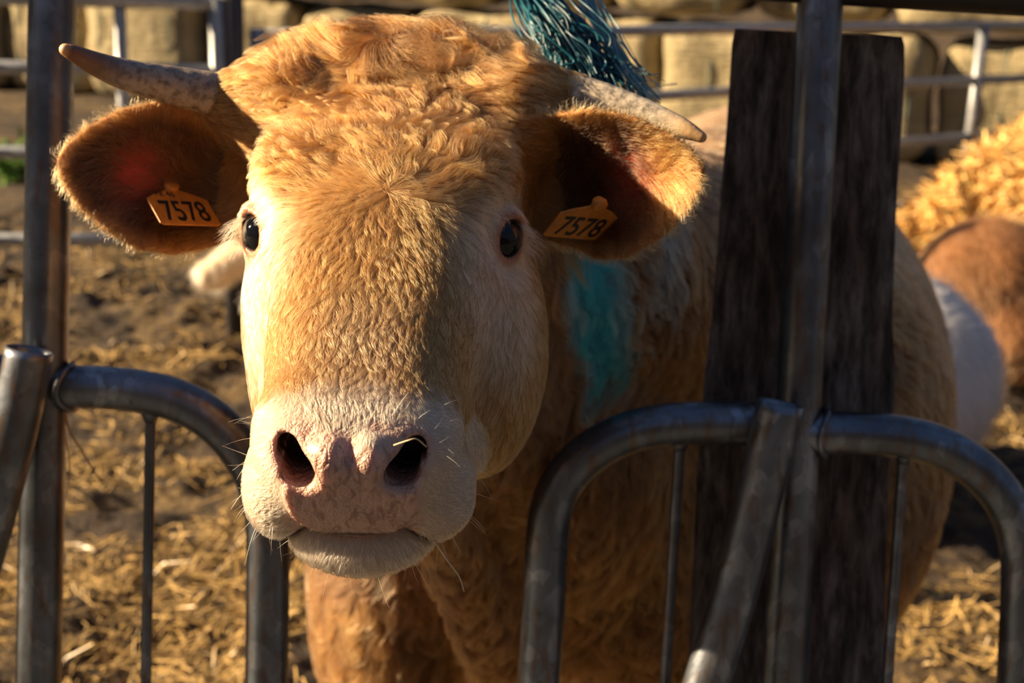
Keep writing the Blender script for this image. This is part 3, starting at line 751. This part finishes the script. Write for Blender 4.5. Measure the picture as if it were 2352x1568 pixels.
def paint(P, c):
    """blue-green marking spray on the side of the neck"""
    n = fbm(P*np.array([1, 1, .18]), 130, 3, 71); n2 = fbm(P, 30, 2, 4)
    x, z = P[:, 0], P[:, 2]; q = (1.375-z)/.185
    x0 = .047+.026*q+.008*(n-.5); x1 = .112+.048*q+.010*(n-.5)
    m = sstep(x0-.003, x0+.006, x)*sstep(x1+.004, x1-.006, x)*sstep(-.02, .03, q)*sstep(1.12+.25*(n-.5), .72+.5*(n-.5), q)*(P[:, 1] > 1.42)
    core = m*sstep(x0+.004, x0+.016, x)*sstep(x1-.012, x1-.026, x)
    c = lerp(c, np.array([.20, .44, .56]), (m*.9)[:, None]); c = lerp(c, np.array([.01, .34, .52]), (core*.97)[:, None])
    m2 = sstep(.138, .150, x)*sstep(.205, .185, x)*sstep(1.27, 1.30, z)*sstep(1.40, 1.375, z)*(P[:, 1] > 1.5)*sstep(.35, .6, n+.2*n2)
    return lerp(c, np.array([.30, .42, .47]), (m2*.75)[:, None])

# ---- skin
cow = thing('cow', 'golden tan horned cow with pale muzzle pushing its head through the feed barrier', 'cow', (0.30, 2.50, 0))
def m_skin():
    m = NT('cow_skin'); a = m.n('ShaderNodeAttribute', attribute_name='tint'); w = m.n('ShaderNodeAttribute', attribute_name='wet')
    c = m.coords(); v = m.voro(c, 330, 'DISTANCE_TO_EDGE'); v2 = m.noise(c, 130, 4, 0.6)
    cw = m.coords((1, 1, .35)); wr = m.noise(cw, 150, 3, .5, 1.0)
    hgt = m.math('ADD', m.math('MULTIPLY', m.ramp(v, [(0.0, (0, 0, 0)), (0.22, (1, 1, 1))]), 0.14), m.math('ADD', m.math('MULTIPLY', v2, .5), m.math('MULTIPLY', wr, 1.5)))
    bmp = m.n('ShaderNodeBump'); bmp.inputs['Distance'].default_value = .0034; m.l(hgt, bmp.inputs['Height']); m.l(m.math('MULTIPLY', w.outputs['Fac'], 1.0), bmp.inputs['Strength'])
    r = m.math('MULTIPLY_ADD', w.outputs['Fac'], -.36); r.node.inputs[2].default_value = .80
    spot = m.ramp(m.noise(c, 260, 2, .5), [(0.66, (0, 0, 0)), (0.74, (1, 1, 1))])
    colr = m.mix(m.math('MULTIPLY', spot, m.math('MULTIPLY', w.outputs['Fac'], .55)), a.outputs['Color'], (.22, .11, .08))
    b = m.bsdf(colr, r, 0, bmp.outputs[0]); b.inputs['Subsurface Weight'].default_value = .35; b.inputs['Subsurface Radius'].default_value = (1, .3, .15)
    b.inputs['Subsurface Scale'].default_value = .014
    colr2 = m.mix(m.math('MULTIPLY', w.outputs['Fac'], 1.0), colr, m.mix(1.0, colr, m.ramp(wr, [(.36, (.62, .54, .52)), (.52, (1, 1, 1))]), 'MULTIPLY')); m.l(colr2, b.inputs['Base Color'])  # wrinkle grooves of the nose darkened in the colour, as painted crease shade
    m.l(m.math('MULTIPLY', w.outputs['Fac'], .30), b.inputs['Coat Weight']); b.inputs['Coat Roughness'].default_value = .30
    return m.m
RV = regions(CV, CN)
body = quads_mesh('body', CV, CQ, cow, m_skin())
tn = tints(CV, CN, RV)*.62; tn = paint(CV, tn)
lea = RV['leather'][:, None]; tn = lerp(tn, PINK*(0.85+.3*fbm(CV, 60, 3, 2)[:, None]), lea)
tn = lerp(tn, np.array([.30, .13, .09]), (RV['nosin'])[:, None]); tn = lerp(tn, np.array([.045, .02, .015]), (RV['nosin']*sstep(.483, .468, RV['L'][:, 1]))[:, None])
tn = lerp(tn, np.array([.05, .022, .015]), (RV['lip']*.95*(RV['L'][:, 1] > .42))[:, None])  # dark mouth line painted in, adding to the shade of the lip crease
eyem = sstep(1.75, 1.35, RV['eyeq'])[:, None]; tn = lerp(tn, np.array([.52, .22, .12]), eyem); tn = lerp(tn, np.array([.10, .04, .03]), sstep(1.18, 1.0, RV['eyeq'])[:, None])
tn = lerp(tn, np.array([.42, .04, .02]), (RV['inner']*RV['ear']*np.exp(-((RV['eu']-.55)/.14)**2-(RV['ev']/.45)**2)*.95)[:, None])  # red glow of sun through the ear, put into the skin colour
set_tint(body, tn)
wa = body.data.attributes.new('wet', 'FLOAT', 'POINT'); wa.data.foreach_set('value', np.clip(RV['leather']*(1-.3*(RV['L'][:, 2] < -.09))+.7*eyem[:, 0], 0, 1).astype(np.float32))

# ---- the coat: strands combed over the surface
rng = np.random.default_rng(7)
NH = globals().get('NH', 330000); K = 6
tri = np.concatenate([CQ[:, [0, 1, 2]], CQ[:, [0, 2, 3]]])
A, Bv, Cv = CV[tri[:, 0]], CV[tri[:, 1]], CV[tri[:, 2]]
area = np.linalg.norm(np.cross(Bv-A, Cv-A), axis=1)/2; cen = (A+Bv+Cv)/3; tnm = unit(CN[tri].sum(1))
vd = unit(CAM-cen); fac = (tnm*vd).sum(1); Dz = (cen-CAM)@FWD
ux, uy, _ = project(cen.T.reshape(3, -1).T) if False else (1176+FPX*((cen-CAM)@RT)/Dz, 784-FPX*((cen-CAM)@UP)/Dz, 0)
vis = np.where((ux > -250) & (ux < 2600) & (uy > -250) & (uy < 1850), 1, .05)
w = area*np.where(fac > -.25, 1, .12)*vis*np.clip(1.25/Dz, 0, 1.4)**2.2
w *= np.where(Dz > 1.9, .55, 1)
pk = rng.choice(len(tri), NH, p=w/w.sum())
r1, r2 = rng.random(NH), rng.random(NH); q = r1+r2 > 1; r1[q], r2[q] = 1-r1[q], 1-r2[q]
T3 = tri[pk]; b0 = 1-r1-r2
P0 = CV[T3[:, 0]]*b0[:, None]+CV[T3[:, 1]]*r1[:, None]+CV[T3[:, 2]]*r2[:, None]
N0 = unit(CN[T3[:, 0]]*b0[:, None]+CN[T3[:, 1]]*r1[:, None]+CN[T3[:, 2]]*r2[:, None])
R = regions(P0, N0); L = R['L']; X, S, T = L[:, 0], L[:, 1], L[:, 2]
bare = ((R['earid0'] & (R['inner'] > .5)) & (np.exp(-((R['eu']-.55)/.13)**2-((R['ev']-.05)/.38)**2) > .25+.9*rng.random(NH))) | (R['leather'] > .25+.3*rng.random(NH)) & ~((T < -.080) & (rng.random(NH) < .25)) | (R['eyeq'] < 1.40) | ((R['lip'] > .02) & (S > .44)) | (R['nosin'] > .1)
keep = ~bare
P0, N0, X, S, T = P0[keep], N0[keep], X[keep], S[keep], T[keep]; L = L[keep]; R = {k: v[keep] for k, v in R.items()}; n = len(P0)
hd, ear = R['head'], R['ear']
# direction in head space
def src(x, s_, gain, fall): 
    d = np.stack([X-x, S-s_], -1); r = np.linalg.norm(d, axis=1)+1e-4; return d/r[:, None]*(gain/(1+(r/fall)**2))[:, None]
g2 = src(0.008, .215, 1.0, .085)+src(0.0, -.015, .9, .055)
g2[:, 1] += 1.0*sstep(.255, .33, S)+.35*sstep(.05, .10, np.abs(X))*sstep(.12, .2, S)
g2[:, 0] += np.sign(X)*(.45*sstep(.06, .11, np.abs(X)))*sstep(.35, .2, S)
g2[:, 1] -= 1.9*sstep(.435, .455, S)*sstep(-.022, -.012, T)*sstep(.05, .02, np.abs(X))      # the cap above the nose is combed upward
g3 = np.stack([g2[:, 0], g2[:, 1], np.zeros(n)], -1)
low = sstep(-.04, -.12, T)*sstep(.40, .36, S)
g3 += np.stack([np.zeros(n), -.25*low, -1.2*low], -1)
mz = R['mz']; sd_ = sstep(.035, .06, np.abs(X))
g3 = lerp(g3, np.stack([np.sign(X)*.7, -.5+0*X, -.9+0*X], -1), (mz*sd_)[:, None])
g3 = lerp(g3, np.stack([X*6, .2+0*X, -1+0*X], -1), (R['chin'])[:, None])
dirw = g3@HM.T
# neck and body: down and back, waving
nb = np.array([0.10, .25, -1.0])+vec_noise(P0, 7, 31)*np.array([.45, .3, .25])
top = sstep(.3, .8, N0[:, 2])[:, None]; nb = lerp(nb, np.array([.3, .9, -.1]), top*.7)
dirw = lerp(nb, dirw, hd[:, None])
for i, (fr, _s) in enumerate((EARL, EARR)):
    m = R['earid%d' % i]
    v = R['ev']; out = fr[0][:, 0]*0.8+(fr[0][:, 1])*(v[:, None]*1.6)
    rimd = fr[0][:, 0]*(0.2+1.2*R['eu'][:, None]**2)+fr[0][:, 1]*np.sign(v)[:, None]*1.0+fr[0][:, 2]*.2
    outd = lerp(out, rimd, R['rim'][:, None]); dirw[m] = outd[m]
dirw = unit(dirw)
longr = hd*sstep(.07, -.01, S)*(1-ear)                       # poll
fore = hd*sstep(.26, .12, S)*(1-ear)*sstep(.115, .08, np.abs(X))
amp = .25+.55*fore+.9*longr+.35*(1-hd)*(1-ear)
dirw = dirw+vec_noise(P0, 38, 41)*(amp*.85)[:, None]+vec_noise(P0, 110, 47)*(amp*.22)[:, None]+vec_noise(P0, 500, 49)*.12
dirw = unit(dirw-N0*(dirw*N0).sum(1, keepdims=True))
ringd = sstep(.06, .03, R['eyed'])
ln = .013+.014*fore+.022*longr; ln = lerp(ln, .0075, ringd*hd)
ln = lerp(ln, .0085, sstep(.33, .40, S)*hd); ln = lerp(ln, .0045, mz*hd*(1-R['chin'])); ln = np.where((R['chin'] > 0) & (hd > .5), .0075, ln)
ln = lerp(.046, ln, hd); ln = lerp(ln, .020, sstep(2.3, 2.8, P0[:, 1]))
ln = np.where(ear > 0,   .020-.007*R['rim']-.006*(R['inner'] < .5), ln); ln = ln*(.7+.6*rng.random(n))
lift = .30+.14*fore+.04*longr; lift = lerp(.30, lift, hd); lift = np.where(mz*hd > .5, .40, lift); lift = np.where((R['chin'] > 0) & (hd > .5), .5, lift)
lift = np.where(ear > 0, .42-.1*R['rim'], lift); lift = lerp(lift, .22, sstep(.28, .36, S)*hd*(1-mz))
s = np.linspace(0, 1, K)
side = np.cross(N0, dirw)
wav = (vec_noise(P0, 60, 61)[:, 0])
Pt = P0[:, None, :]+ln[:, None, None]*(dirw[:, None, :]*(s-.12*s**2)[None, :, None]+N0[:, None, :]*(lift[:, None]*(s-.62*s*s)[None, :])[..., None])
ph = vnoise(P0, 25, 77)*12+rng.random(n)*.8
wl = (.10+.16*fore+.22*longr+.12*(1-hd)); 
Pt += (side[:, None, :]*(np.sin(s[None, :]*5.5+ph[:, None])-np.sin(ph)[:, None])[..., None])*(ln*wl)[:, None, None]*s[None, :, None]
Pt[..., 2] -= (longr*.010)[:, None]*s**2+((1-hd)*(1-ear)*.006)[:, None]*s**2
# locks: strands lean to a shared neighbour
cs = np.where(fore > .3, 1.0, .8); nc = n//28
cid = rng.choice(n, nc, replace=False); kd = kdtree.KDTree(nc)
for j, c in enumerate(cid): kd.insert(P0[c], j)
kd.balance()
own = np.array([cid[kd.find(p)[1]] for p in P0])
cl = .50+.32*fore+.06*longr; cl = lerp(.75, cl, hd); cl = np.where(ear > 0, .3, cl); cl = np.where(mz*hd > .5, .2, cl)
ownP = Pt[own]-P0[own][:, None, :]+P0[own][:, None, :]
Pt = lerp(Pt, ownP, (cl[:, None]*s[None, :]**1.3)[..., None]*np.where(np.linalg.norm(P0-P0[own], axis=1) < .02, 1, 0)[:, None, None])
c0 = tints(P0, N0, R); c0 = paint(P0, c0)
lum = lerp(.50, .66, hd)+lerp(.95, .64, hd)*rng.random(n)[own]; lum = lum*(.9+.2*rng.random(n)); c0 = c0*lum[:, None]
c0 = np.clip(c0, .01, .95)
tipc = np.clip(c0*1.12+.02, 0, .95); ct = c0[:, None, :]*(1-s[None, :, None])*lerp(np.array([.78, .72, .64]), np.array([.46, .38, .30]), np.clip(fore+longr+.6*(1-hd), 0, 1)[:, None])[:, None, :]+tipc[:, None, :]*s[None, :, None]  # roots darkened in colour to act as shade between the locks
rad0 = np.where(hd > .5, .00016, .00026)*np.clip(Dz.mean()*0+((P0-CAM)@FWD)/1.2, .9, 2.2); rad0 = np.where(ear > 0, .00017, rad0)
rad = rad0[:, None]*(1-.8*s[None, :]**1.5)
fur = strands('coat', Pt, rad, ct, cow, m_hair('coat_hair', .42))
print('hairs', n)
# ------------------------------------------------------------------ horns
def m_horn():
    m = NT('horn'); a = m.n('ShaderNodeAttribute', attribute_name='tint'); c = m.coords()
    n1 = m.noise(c, 120, 4, .7); n2 = m.noise(m.coords((1, 1, 1)), 420, 2, .5)
    colr = m.mix(m.math('MULTIPLY', m.ramp(n1, [(.44, (0, 0, 0)), (.62, (1, 1, 1))]), m.math('MULTIPLY', a.outputs['Alpha'], .75)), a.outputs['Color'], (.07, .05, .035))
    b = m.bsdf(colr, .42, 0, m.bump(n1, .45, .0015)); b.inputs['Subsurface Weight'].default_value = .15; b.inputs['Subsurface Radius'].default_value = (1, .5, .2); b.inputs['Subsurface Scale'].default_value = .01
    return m.m
HRN = m_horn()
def horn(pts, tints_):
    P = catmull([at(x, y, D) for x, y, D, r in pts], 10); Rr = np.interp(np.linspace(0, len(pts)-1, len(P)), range(len(pts)), [r*1.10*D/FPX for x, y, D, r in pts])
    T_ = np.linspace(0, 1, len(P)); Rr = Rr*(1+.012*np.sin(T_*90)*(T_ < .6))
    e_ = P[-1]+unit(P[-1]-P[-2])*Rr[-1]*np.array([.35, .7, .92])[:, None]; P = np.vstack([P, e_]); Rr = np.concatenate([Rr, Rr[-1]*np.array([.9, .68, .3])])
    v, f = tube(P, Rr, 40); o = put('horn', v, f, cow, HRN); t = np.repeat(np.linspace(0, 1, len(P)), 40)
    set_tint(o, np.stack([np.interp(t, [q[0] for q in tints_], [q[1][k] for q in tints_]) for k in range(3)], -1), alpha=1-sstep(.5, .85, t)); return o
horn([(640, 262, 1.30, 56), (560, 240, 1.29, 50), (480, 214, 1.275, 45), (390, 195, 1.26, 40), (300, 175, 1.24, 34), (225, 149, 1.225, 26), (172, 124, 1.21, 18), (150, 114, 1.205, 13)],
     [(0, (.30, .20, .12)), (.3, (.38, .30, .23)), (.55, (.32, .27, .24)), (.68, (.20, .11, .07)), (.88, (.18, .07, .03)), (.96, (.50, .26, .10)), (1, (.75, .55, .34))])
horn([(1190, 225, 1.30, 60), (1290, 226, 1.29, 55), (1370, 238, 1.28, 48), (1450, 257, 1.27, 38), (1520, 277, 1.26, 28), (1575, 298, 1.25, 20), (1611, 315, 1.245, 12)],
     [(0, (.40, .32, .22)), (.35, (.56, .48, .37)), (.6, (.70, .60, .46)), (.82, (.55, .36, .18)), (1, (.62, .36, .16))])

# ------------------------------------------------------------------ eyes
def m_eye():
    m = NT('eyeball'); a = m.n('ShaderNodeAttribute', attribute_name='tint'); b = m.bsdf(a.outputs['Color'], .05, 0); b.inputs['Specular IOR Level'].default_value = .35; return m.m
ME = m_eye(); RE = .0226
for sg in (-1, 1):
    e_ = np.array([sg*EYE[0]-ESH, EYE[1], EYE[2]]); fl = np.array([sg, 1, 1])
    ed_, ev_, eu_ = ED*fl, EV*fl, EU*fl
    gz = unit(ed_+np.array([.16, .06, -.16])*fl)
    th, phi = np.meshgrid(np.linspace(0, math.pi, 49), np.linspace(0, math.tau, 64, endpoint=False), indexing='ij')
    a1 = unit(np.cross(gz, [0, 0, 1.0])); a2 = np.cross(gz, a1)
    d_ = np.cos(th)[..., None]*gz+np.sin(th)[..., None]*(np.cos(phi)[..., None]*a1+np.sin(phi)[..., None]*a2)
    rr_ = RE*(1+.05*np.exp(-(th/.45)**2))
    V = hw((e_+ed_*.0012+d_*rr_[..., None]).reshape(-1, 3)); Q = []
    for i in range(48):
        for j in range(64): Q.append((i*64+j, i*64+(j+1) % 64, (i+1)*64+(j+1) % 64, (i+1)*64+j))
    o = quads_mesh('eyeball', V, Q, cow, ME); t = th.ravel()
    oval = t*np.where(True, 1+.0*phi.ravel(), 1)
    c_ = np.where((oval < .74)[:, None], np.array([.004, .004, .006]), np.array([.030, .012, .006])); c_ = lerp(c_, np.array([.48, .42, .40]), sstep(.92, .99, oval)[:, None]); set_tint(o, c_)

# ------------------------------------------------------------------ lashes, whiskers, stray hairs
r6 = np.random.default_rng(12)
def wisps(name, roots, dirs, lens, r0, tint, parent, mat, curl=.25, K_=8, sag=.2):
    n = len(roots); s_ = np.linspace(0, 1, K_); bend = unit(r6.normal(0, 1, (n, 3)))*curl
    P = roots[:, None, :]+(dirs[:, None, :]*s_[None, :, None]+bend[:, None, :]*(s_**2)[None, :, None])*lens[:, None, None]
    P[..., 2] -= (lens*sag)[:, None]*s_**2
    return strands(name, P, np.broadcast_to(r0*(1-.75*s_), (n, K_)), np.broadcast_to(tint, (n, 3)).copy(), parent, mat)
HM_ = bpy.data.materials['coat_hair']
ro, di, le = [], [], []
for sg in (-1, 1):
    e_ = np.array([sg*EYE[0]-ESH, EYE[1], EYE[2]]); fl = np.array([sg, 1, 1]); ed_, ev_, eu_ = ED*fl, EV*fl, EU*fl
    for k in range(150):
        a = r6.uniform(-1.35, .35); b_, c_ = -.0162*math.cos(a), -.0132*math.sin(a)*np.sign(1)
        p = e_+ev_*b_+eu_*c_*-1+ed_*.0175
        ro.append(hw(p)); g = unit(ed_*1.0+np.array([.9, -.35, 0])*fl*.8+ev_*(.9*r6.random())+r6.normal(0, .18, 3)); di.append(HM@g); le.append(r6.uniform(.012, .024))
wisps('eyelashes', np.array(ro), np.array(di), np.array(le), .00020, np.array([.70, .50, .30]), cow, HM_, .2, 7, .5)
# whiskers round the muzzle and chin
m_ = (RV['mz'] > .6) & (RV['head'] > .5) & (RV['leather'] < .2) & ((np.abs(RV['L'][:, 0]) > .055) | (RV['L'][:, 2] < -.095))
ci = r6.choice(np.where(m_)[0], 95); dr = unit(CN[ci]+r6.normal(0, .3, (95, 3))+np.array([0, 0, -.25]))
wisps('whiskers', CV[ci], dr, r6.uniform(.008, .024, 95), .00016, np.array([.70, .52, .32]), cow, HM_, .35, 8, .2)
ci = r6.choice(np.where((RV['mz'] > .6) & (RV['L'][:, 2] > -.03) & (RV['L'][:, 0] > .01) & (RV['leather'] < .3))[0], 7); dr = unit(CN[ci]+np.array([.6, 0, .5]))
wisps('whiskers', CV[ci], dr, r6.uniform(.010, .022, 7), .00020, np.array([.72, .50, .30]), cow, HM_, .3, 8, 0)

# ------------------------------------------------------------------ ear tags 7578
TAGM = m_simple('orange_tag', (.52, .195, .025), .45, 0, (90, .12, .001)); INK = m_simple('black_ink', (.012, .012, .014), .5)
def ear_tag(label, org, ex, ey, outline, digits_at, small):
    """org: lower left corner of the figures; ex: width of the figures; ey: their height"""
    nx, ny = unit(ex), unit(ey-ex*(ex@ey)/(ex@ex)); nz = np.cross(nx, ny)
    if nz@(CAM-org) < 0: nz = -nz
    t = thing('ear_tag', label, 'ear tag', tuple(org)); n = len(outline); V = []
    W_, H_ = np.linalg.norm(ex), np.linalg.norm(ey)
    for side_ in (0, 1):
        for u, v in outline:
            V.append(org+nx*u*W_+ny*v*H_+nz*(-.0008 if side_ else .0006)+nz*(.0))
    F = [tuple(range(n)), tuple(range(2*n-1, n-1, -1))]+[(i, i+n, (i+1) % n+n, (i+1) % n) for i in range(n)]
    o = put('plate', V, F, t, TAGM, False); mod = o.modifiers.new('edge', 'BEVEL'); mod.width = .0004; mod.segments = 2; mod.limit_method = 'ANGLE'
    Mx = Matrix(((nx[0], ny[0], nz[0], 0), (nx[1], ny[1], nz[1], 0), (nx[2], ny[2], nz[2], 0), (0, 0, 0, 1)))
    for txt, u0, v0, wd2, hh in [('7578', 0.0, 0.0, 1.0, 1.0)]+small:
        cu = bpy.data.curves.new('tx', 'FONT'); cu.body = txt; cu.size = 1; cu.extrude = .0; cu.offset = .012 if txt == '7578' else 0
        tmp = bpy.data.objects.new('tx', cu); me = bpy.data.meshes.new_from_object(tmp); bpy.data.objects.remove(tmp)
        co = np.empty(len(me.vertices)*3, np.float32); me.vertices.foreach_get('co', co); co = co.reshape(-1, 3).astype(float)
        mn, mx = co.min(0), co.max(0); q = (co-mn)/np.maximum(mx-mn, 1e-6)
        wv = org+nx*((u0+q[:, :1]*wd2)*W_)+ny*((v0+q[:, 1:2]*hh)*H_)+nz*.0010
        fs = [tuple(p.vertices) for p in me.polygons]; bpy.data.meshes.remove(me)
        put('figures' if txt == '7578' else 'small_print', wv, fs, t, INK, False)
    c = org+nx*(.5*W_)+nz*.0006+ny*(1.72*H_); a = np.linspace(0, math.tau, 20, endpoint=False)
    v, f = tube([c-nz*.006, c-nz*.001, c+nz*.003, c+nz*.0035], [.004, .007, .007, .004], 24); put('stud', v, f, t, TAGM)
    return t
OUT = [(-.12, -.16), (1.06, -.16), (1.14, -.10), (1.16, 1.10), (.95, 1.35), (.66, 1.55), (.60, 1.95), (.40, 1.95), (.34, 1.55), (.05, 1.35), (-.18, 1.10), (-.19, -.08)]
def axes3(p, dpx_x, dz_x, dpx_y, dz_y, D):
    o = at(*p, D); ex = at(p[0]+dpx_x[0], p[1]+dpx_x[1], D+dz_x)-o; ey = at(p[0]+dpx_y[0], p[1]+dpx_y[1], D+dz_y)-o; return o, ex, ey
o, ex, ey = axes3((386, 508), (104, 3), .032, (-24, -47), .0145, 1.258)
ear_tag('orange ear tag reading 7578 in the ear beside the left barrier post', o, ex, ey, OUT, None, [('FR 46', .05, 1.18, .42, .30)])
o, ex, ey = axes3((1268, 536), (98, 8), .026, (34, -42), -.017, 1.238)
ear_tag('orange ear tag reading 7578 in the ear above the blue neck mark', o, ex, ey, OUT, None, [])

# ------------------------------------------------------------------ twine hanging from the top rail
TW = NT('teal_twine'); a_ = TW.n('ShaderNodeAttribute', attribute_name='tint'); b_ = TW.bsdf(a_.outputs['Color'], .35, 0); TW = TW.m
tw = thing('twine_bundle', 'teal polypropylene twine bundle hanging from the top rail behind the horn', 'twine', tuple(fence(1190, -150)))
def tw_strands(name, n, pts_fn, r_, cols):
    K_ = 22; P = np.zeros((n, K_, 3)); C_ = np.zeros((n, 3))
    for i in range(n):
        c = catmull(pts_fn(i), 8); s_ = np.linspace(0, len(c)-1, K_); P[i] = np.stack([np.interp(s_, range(len(c)), c[:, k]) for k in range(3)], -1)
        C_[i] = cols[0]+(cols[1]-cols[0])*r6.random()
    return strands(name, P, np.full((n, K_), r_)*r6.uniform(.6, 1.3, (n, 1)), C_, tw, TW)
def f1(i):
    u, w_ = r6.random(), r6.random(); o = r6.normal(0, .010, 3)*np.array([1, 1.4, .7]); out = r6.random(); w2 = r6.normal(0, .0035, 3)
    x0 = 1172+55*u; bow = 40*out
    return [fence(x0, -150)+o*.3, at(x0+8, -60, 1.50)+o*.5, at(x0+20+bow, -5+20*w_, 1.45)+o*.8, at(x0+50+1.5*bow, 50+25*w_, 1.42)+o+w2, at(x0+75+2.4*bow, 105+25*w_, 1.41)+o-w2, at(x0+92+2.7*bow, 150+25*w_, 1.405)+o+w2, at(x0+105+2.9*bow, 185+40*w_, 1.40)+o*1.4]
tw_strands('strands', 210, f1, .00085, (np.array([.003, .035, .060]), np.array([.010, .13, .18])))
def f2(i):
    o = r6.normal(0, .0042, 3); q = r6.normal(0, 1, 2)
    return [fence(1330, -150)+o*.5, at(1352, 0, 1.47)+o, at(1398, 85, 1.43)+o, at(1432, 145, 1.41)+o, at(1460+7*q[0], 185+5*q[1], 1.40)+o, at(1480+20*q[0], 212+14*q[1], 1.40)+o]
tw_strands('frayed_end', 70, f2, .00050, (np.array([.10, .30, .36]), np.array([.34, .54, .58])))
def f3(i): return [at(1462, 192, 1.40), at(1490, 196+4*i, 1.40), at(1520, 192+3*i, 1.40), at(1555, 190+2*i, 1.40)]
tw_strands('frayed_end', 3, f3, .0003, (np.array([.30, .45, .45]), np.array([.5, .6, .6])))
def ring(px, py):
    c = fence(px, py); a = np.linspace(0, math.tau, 40)
    return [c+np.array([.004*math.cos(3*t), -.034*math.cos(t), .034*math.sin(t)]) for t in a]
for px in (1178, 1192, 1206, 1332):
    v, f = tube(ring(px, -150), .0035, 8, False); o = put('knot', v, f, tw, m_simple('knot_teal', (.01, .10, .13), .5))

# ------------------------------------------------------------------ stray stalks
SM = m_simple('dry_stalk', (.42, .26, .12), .6)
def stalk(label, pts, r_):
    P = catmull(pts, 6); v, f = tube(P, np.linspace(r_, r_*.6, len(P)), 8); o = put('straw_stalk', v, f, None, SM); tag(o, label, 'straw stalk'); return o
stalk('thin straw stalk caught under the left arch weld', [fence(148, 925, -.005), fence(158, 985, -.01), fence(185, 1030, -.012), fence(212, 1075, -.015), fence(235, 1105, -.01)], .0014)
stalk('wispy dry stem dangling beside the left post', [fence(150, 930, -.006), fence(150, 1000, -.012), fence(160, 1060, -.012), fence(158, 1115, -.01)], .0009)
SM = m_simple('pale_stalk', (.66, .50, .30), .5)
stalk('bent pale straw hanging from the chin', [at(995, 1240, .985), at(1030, 1290, .985), at(1055, 1325, .985), at(1066, 1358, .985)], .0006)
stalk('pale straw sticking across the shaded nostril', [at(905, 1022, .915), at(935, 1012, .905), at(957, 1008, .905), at(980, 1026, .912)], .0006)

# ------------------------------------------------------------------ other cattle
def resting_cow(label, pos, face, scale, colr, tone2, bend=0.0, legs_out=1):
    """lying cow, body along x, head raised"""
    K2 = Sculpt(); B2 = K2; fx = face
    def X_(v): return v*fx
    def e(c, r, k=.08): B2.ell((X_(c[0]), c[1], c[2]), r, k)
    def cn(a, b, ra, rb, k=.05): B2.cone((X_(a[0]), a[1], a[2]), (X_(b[0]), b[1], b[2]), ra, rb, k)
    e((0, 0, .34), (.66, .32, .35)); e((-.48, 0, .38), (.33, .29, .33)); e((.42, 0, .40), (.30, .26, .36))
    cn((.5, 0, .50), (.92, -.05, .74), .19, .12); cn((.95, -.06, .80), (1.27, -.10, .60), .105, .070); e((1.28, -.10, .585), (.075, .075, .068), .03); e((.95, -.06, .84), (.10, .09, .09), .03)
    for s_ in (-1, 1):
        cn((.93, -.06+s_*.08, .84), (.88, -.06+s_*.24, .80), .035, .022, .02); cn((.93, -.06+s_*.07, .90), (1.0, -.06+s_*.2, .96), .022, .008, .01)
        cn((.45, s_*.2, .22), (.80, s_*.26, .10), .10, .06); cn((.80, s_*.26, .10), (.50, s_*.30, .07), .05, .045, .02)
        cn((-.45, s_*.22, .25), (-.05, s_*.34, .16), .17, .09); cn((-.05, s_*.34, .14), (-.35, s_*.40, .07), .06, .045, .02)
    V, Q = K2.mesh(np.arange(-1.5, 1.5, .026), np.arange(-.6, .6, .026), np.arange(-.08, 1.1, .026), 1)
    V = V*scale; a = bend; M_ = np.array([[math.cos(a), -math.sin(a), 0], [math.sin(a), math.cos(a), 0], [0, 0, 1]]); V = V@M_.T+np.array(pos)
    V = V+.012*vec_noise(V, 6, 3)
    t = thing('cow', label, 'cow', tuple(pos)); o = quads_mesh('body', V, Q, t, CMAT)
    n1 = fbm(V, 5, 3, 8)[:, None]; set_tint(o, lerp(np.array(colr), np.array(tone2), sstep(.35, .65, n1)))
    nrm = np.empty(len(o.data.vertices)*3, np.float32); o.data.vertices.foreach_get('normal', nrm); nrm = nrm.reshape(-1, 3)
    m = r6.integers(0, len(V), 26000); N_ = nrm[m]; P_ = V[m]+r6.normal(0, .006, (len(m), 3)); d = unit(np.array([-.3*fx, 0, -1.0])+vec_noise(P_, 5, 2)*.6); d = unit(d-N_*(d*N_).sum(1, keepdims=True)+N_*.35)
    s_ = np.linspace(0, 1, 4); PP = P_[:, None, :]+d[:, None, :]*(s_*.035)[None, :, None]
    cc = lerp(np.array(colr), np.array(tone2), sstep(.35, .65, fbm(P_, 5, 3, 8))[:, None])*r6.uniform(.75, 1.15, (len(m), 1))
    strands('coat', PP, np.broadcast_to(.0010*(1-.7*s_), (len(m), 4)), cc, t, HM_)
    for s2 in (-1, 1):
        q = np.array([X_(1.06), -.08+s2*.085, .775])*scale; v, f = tube([q+np.array([0, -.012*s2, 0]), q, q+np.array([0, .010*s2, 0])], [.012, .018, .010], 12); put('eye', v@M_.T+np.array(pos), f, t, ME2)
    return t
CMAT = m_attr('resting_coat', .8, (60, .6, .01)); ME2 = m_simple('dark_eye', (.01, .008, .008), .1)
gz_ = lambda x, y: float(ground_h(np.array([x]), np.array([y]))[0])-.03
resting_cow('white cow resting behind the flank, right of the plank', (.67, 4.35, gz_(.67, 4.35)), -1, 1.1, (.62, .60, .60), (.70, .66, .64), .04)
resting_cow('red brown cow lying in front of the straw heap', (2.45, 5.75, gz_(2.45, 5.75)), 1, 1.0, (.24, .105, .035), (.16, .07, .025), .05)
resting_cow('cream calf lying behind, only its muzzle showing past the face', (-.02, 5.15, gz_(-.02, 5.15)), -1, .86, (.74, .58, .40), (.68, .50, .32), -.06)
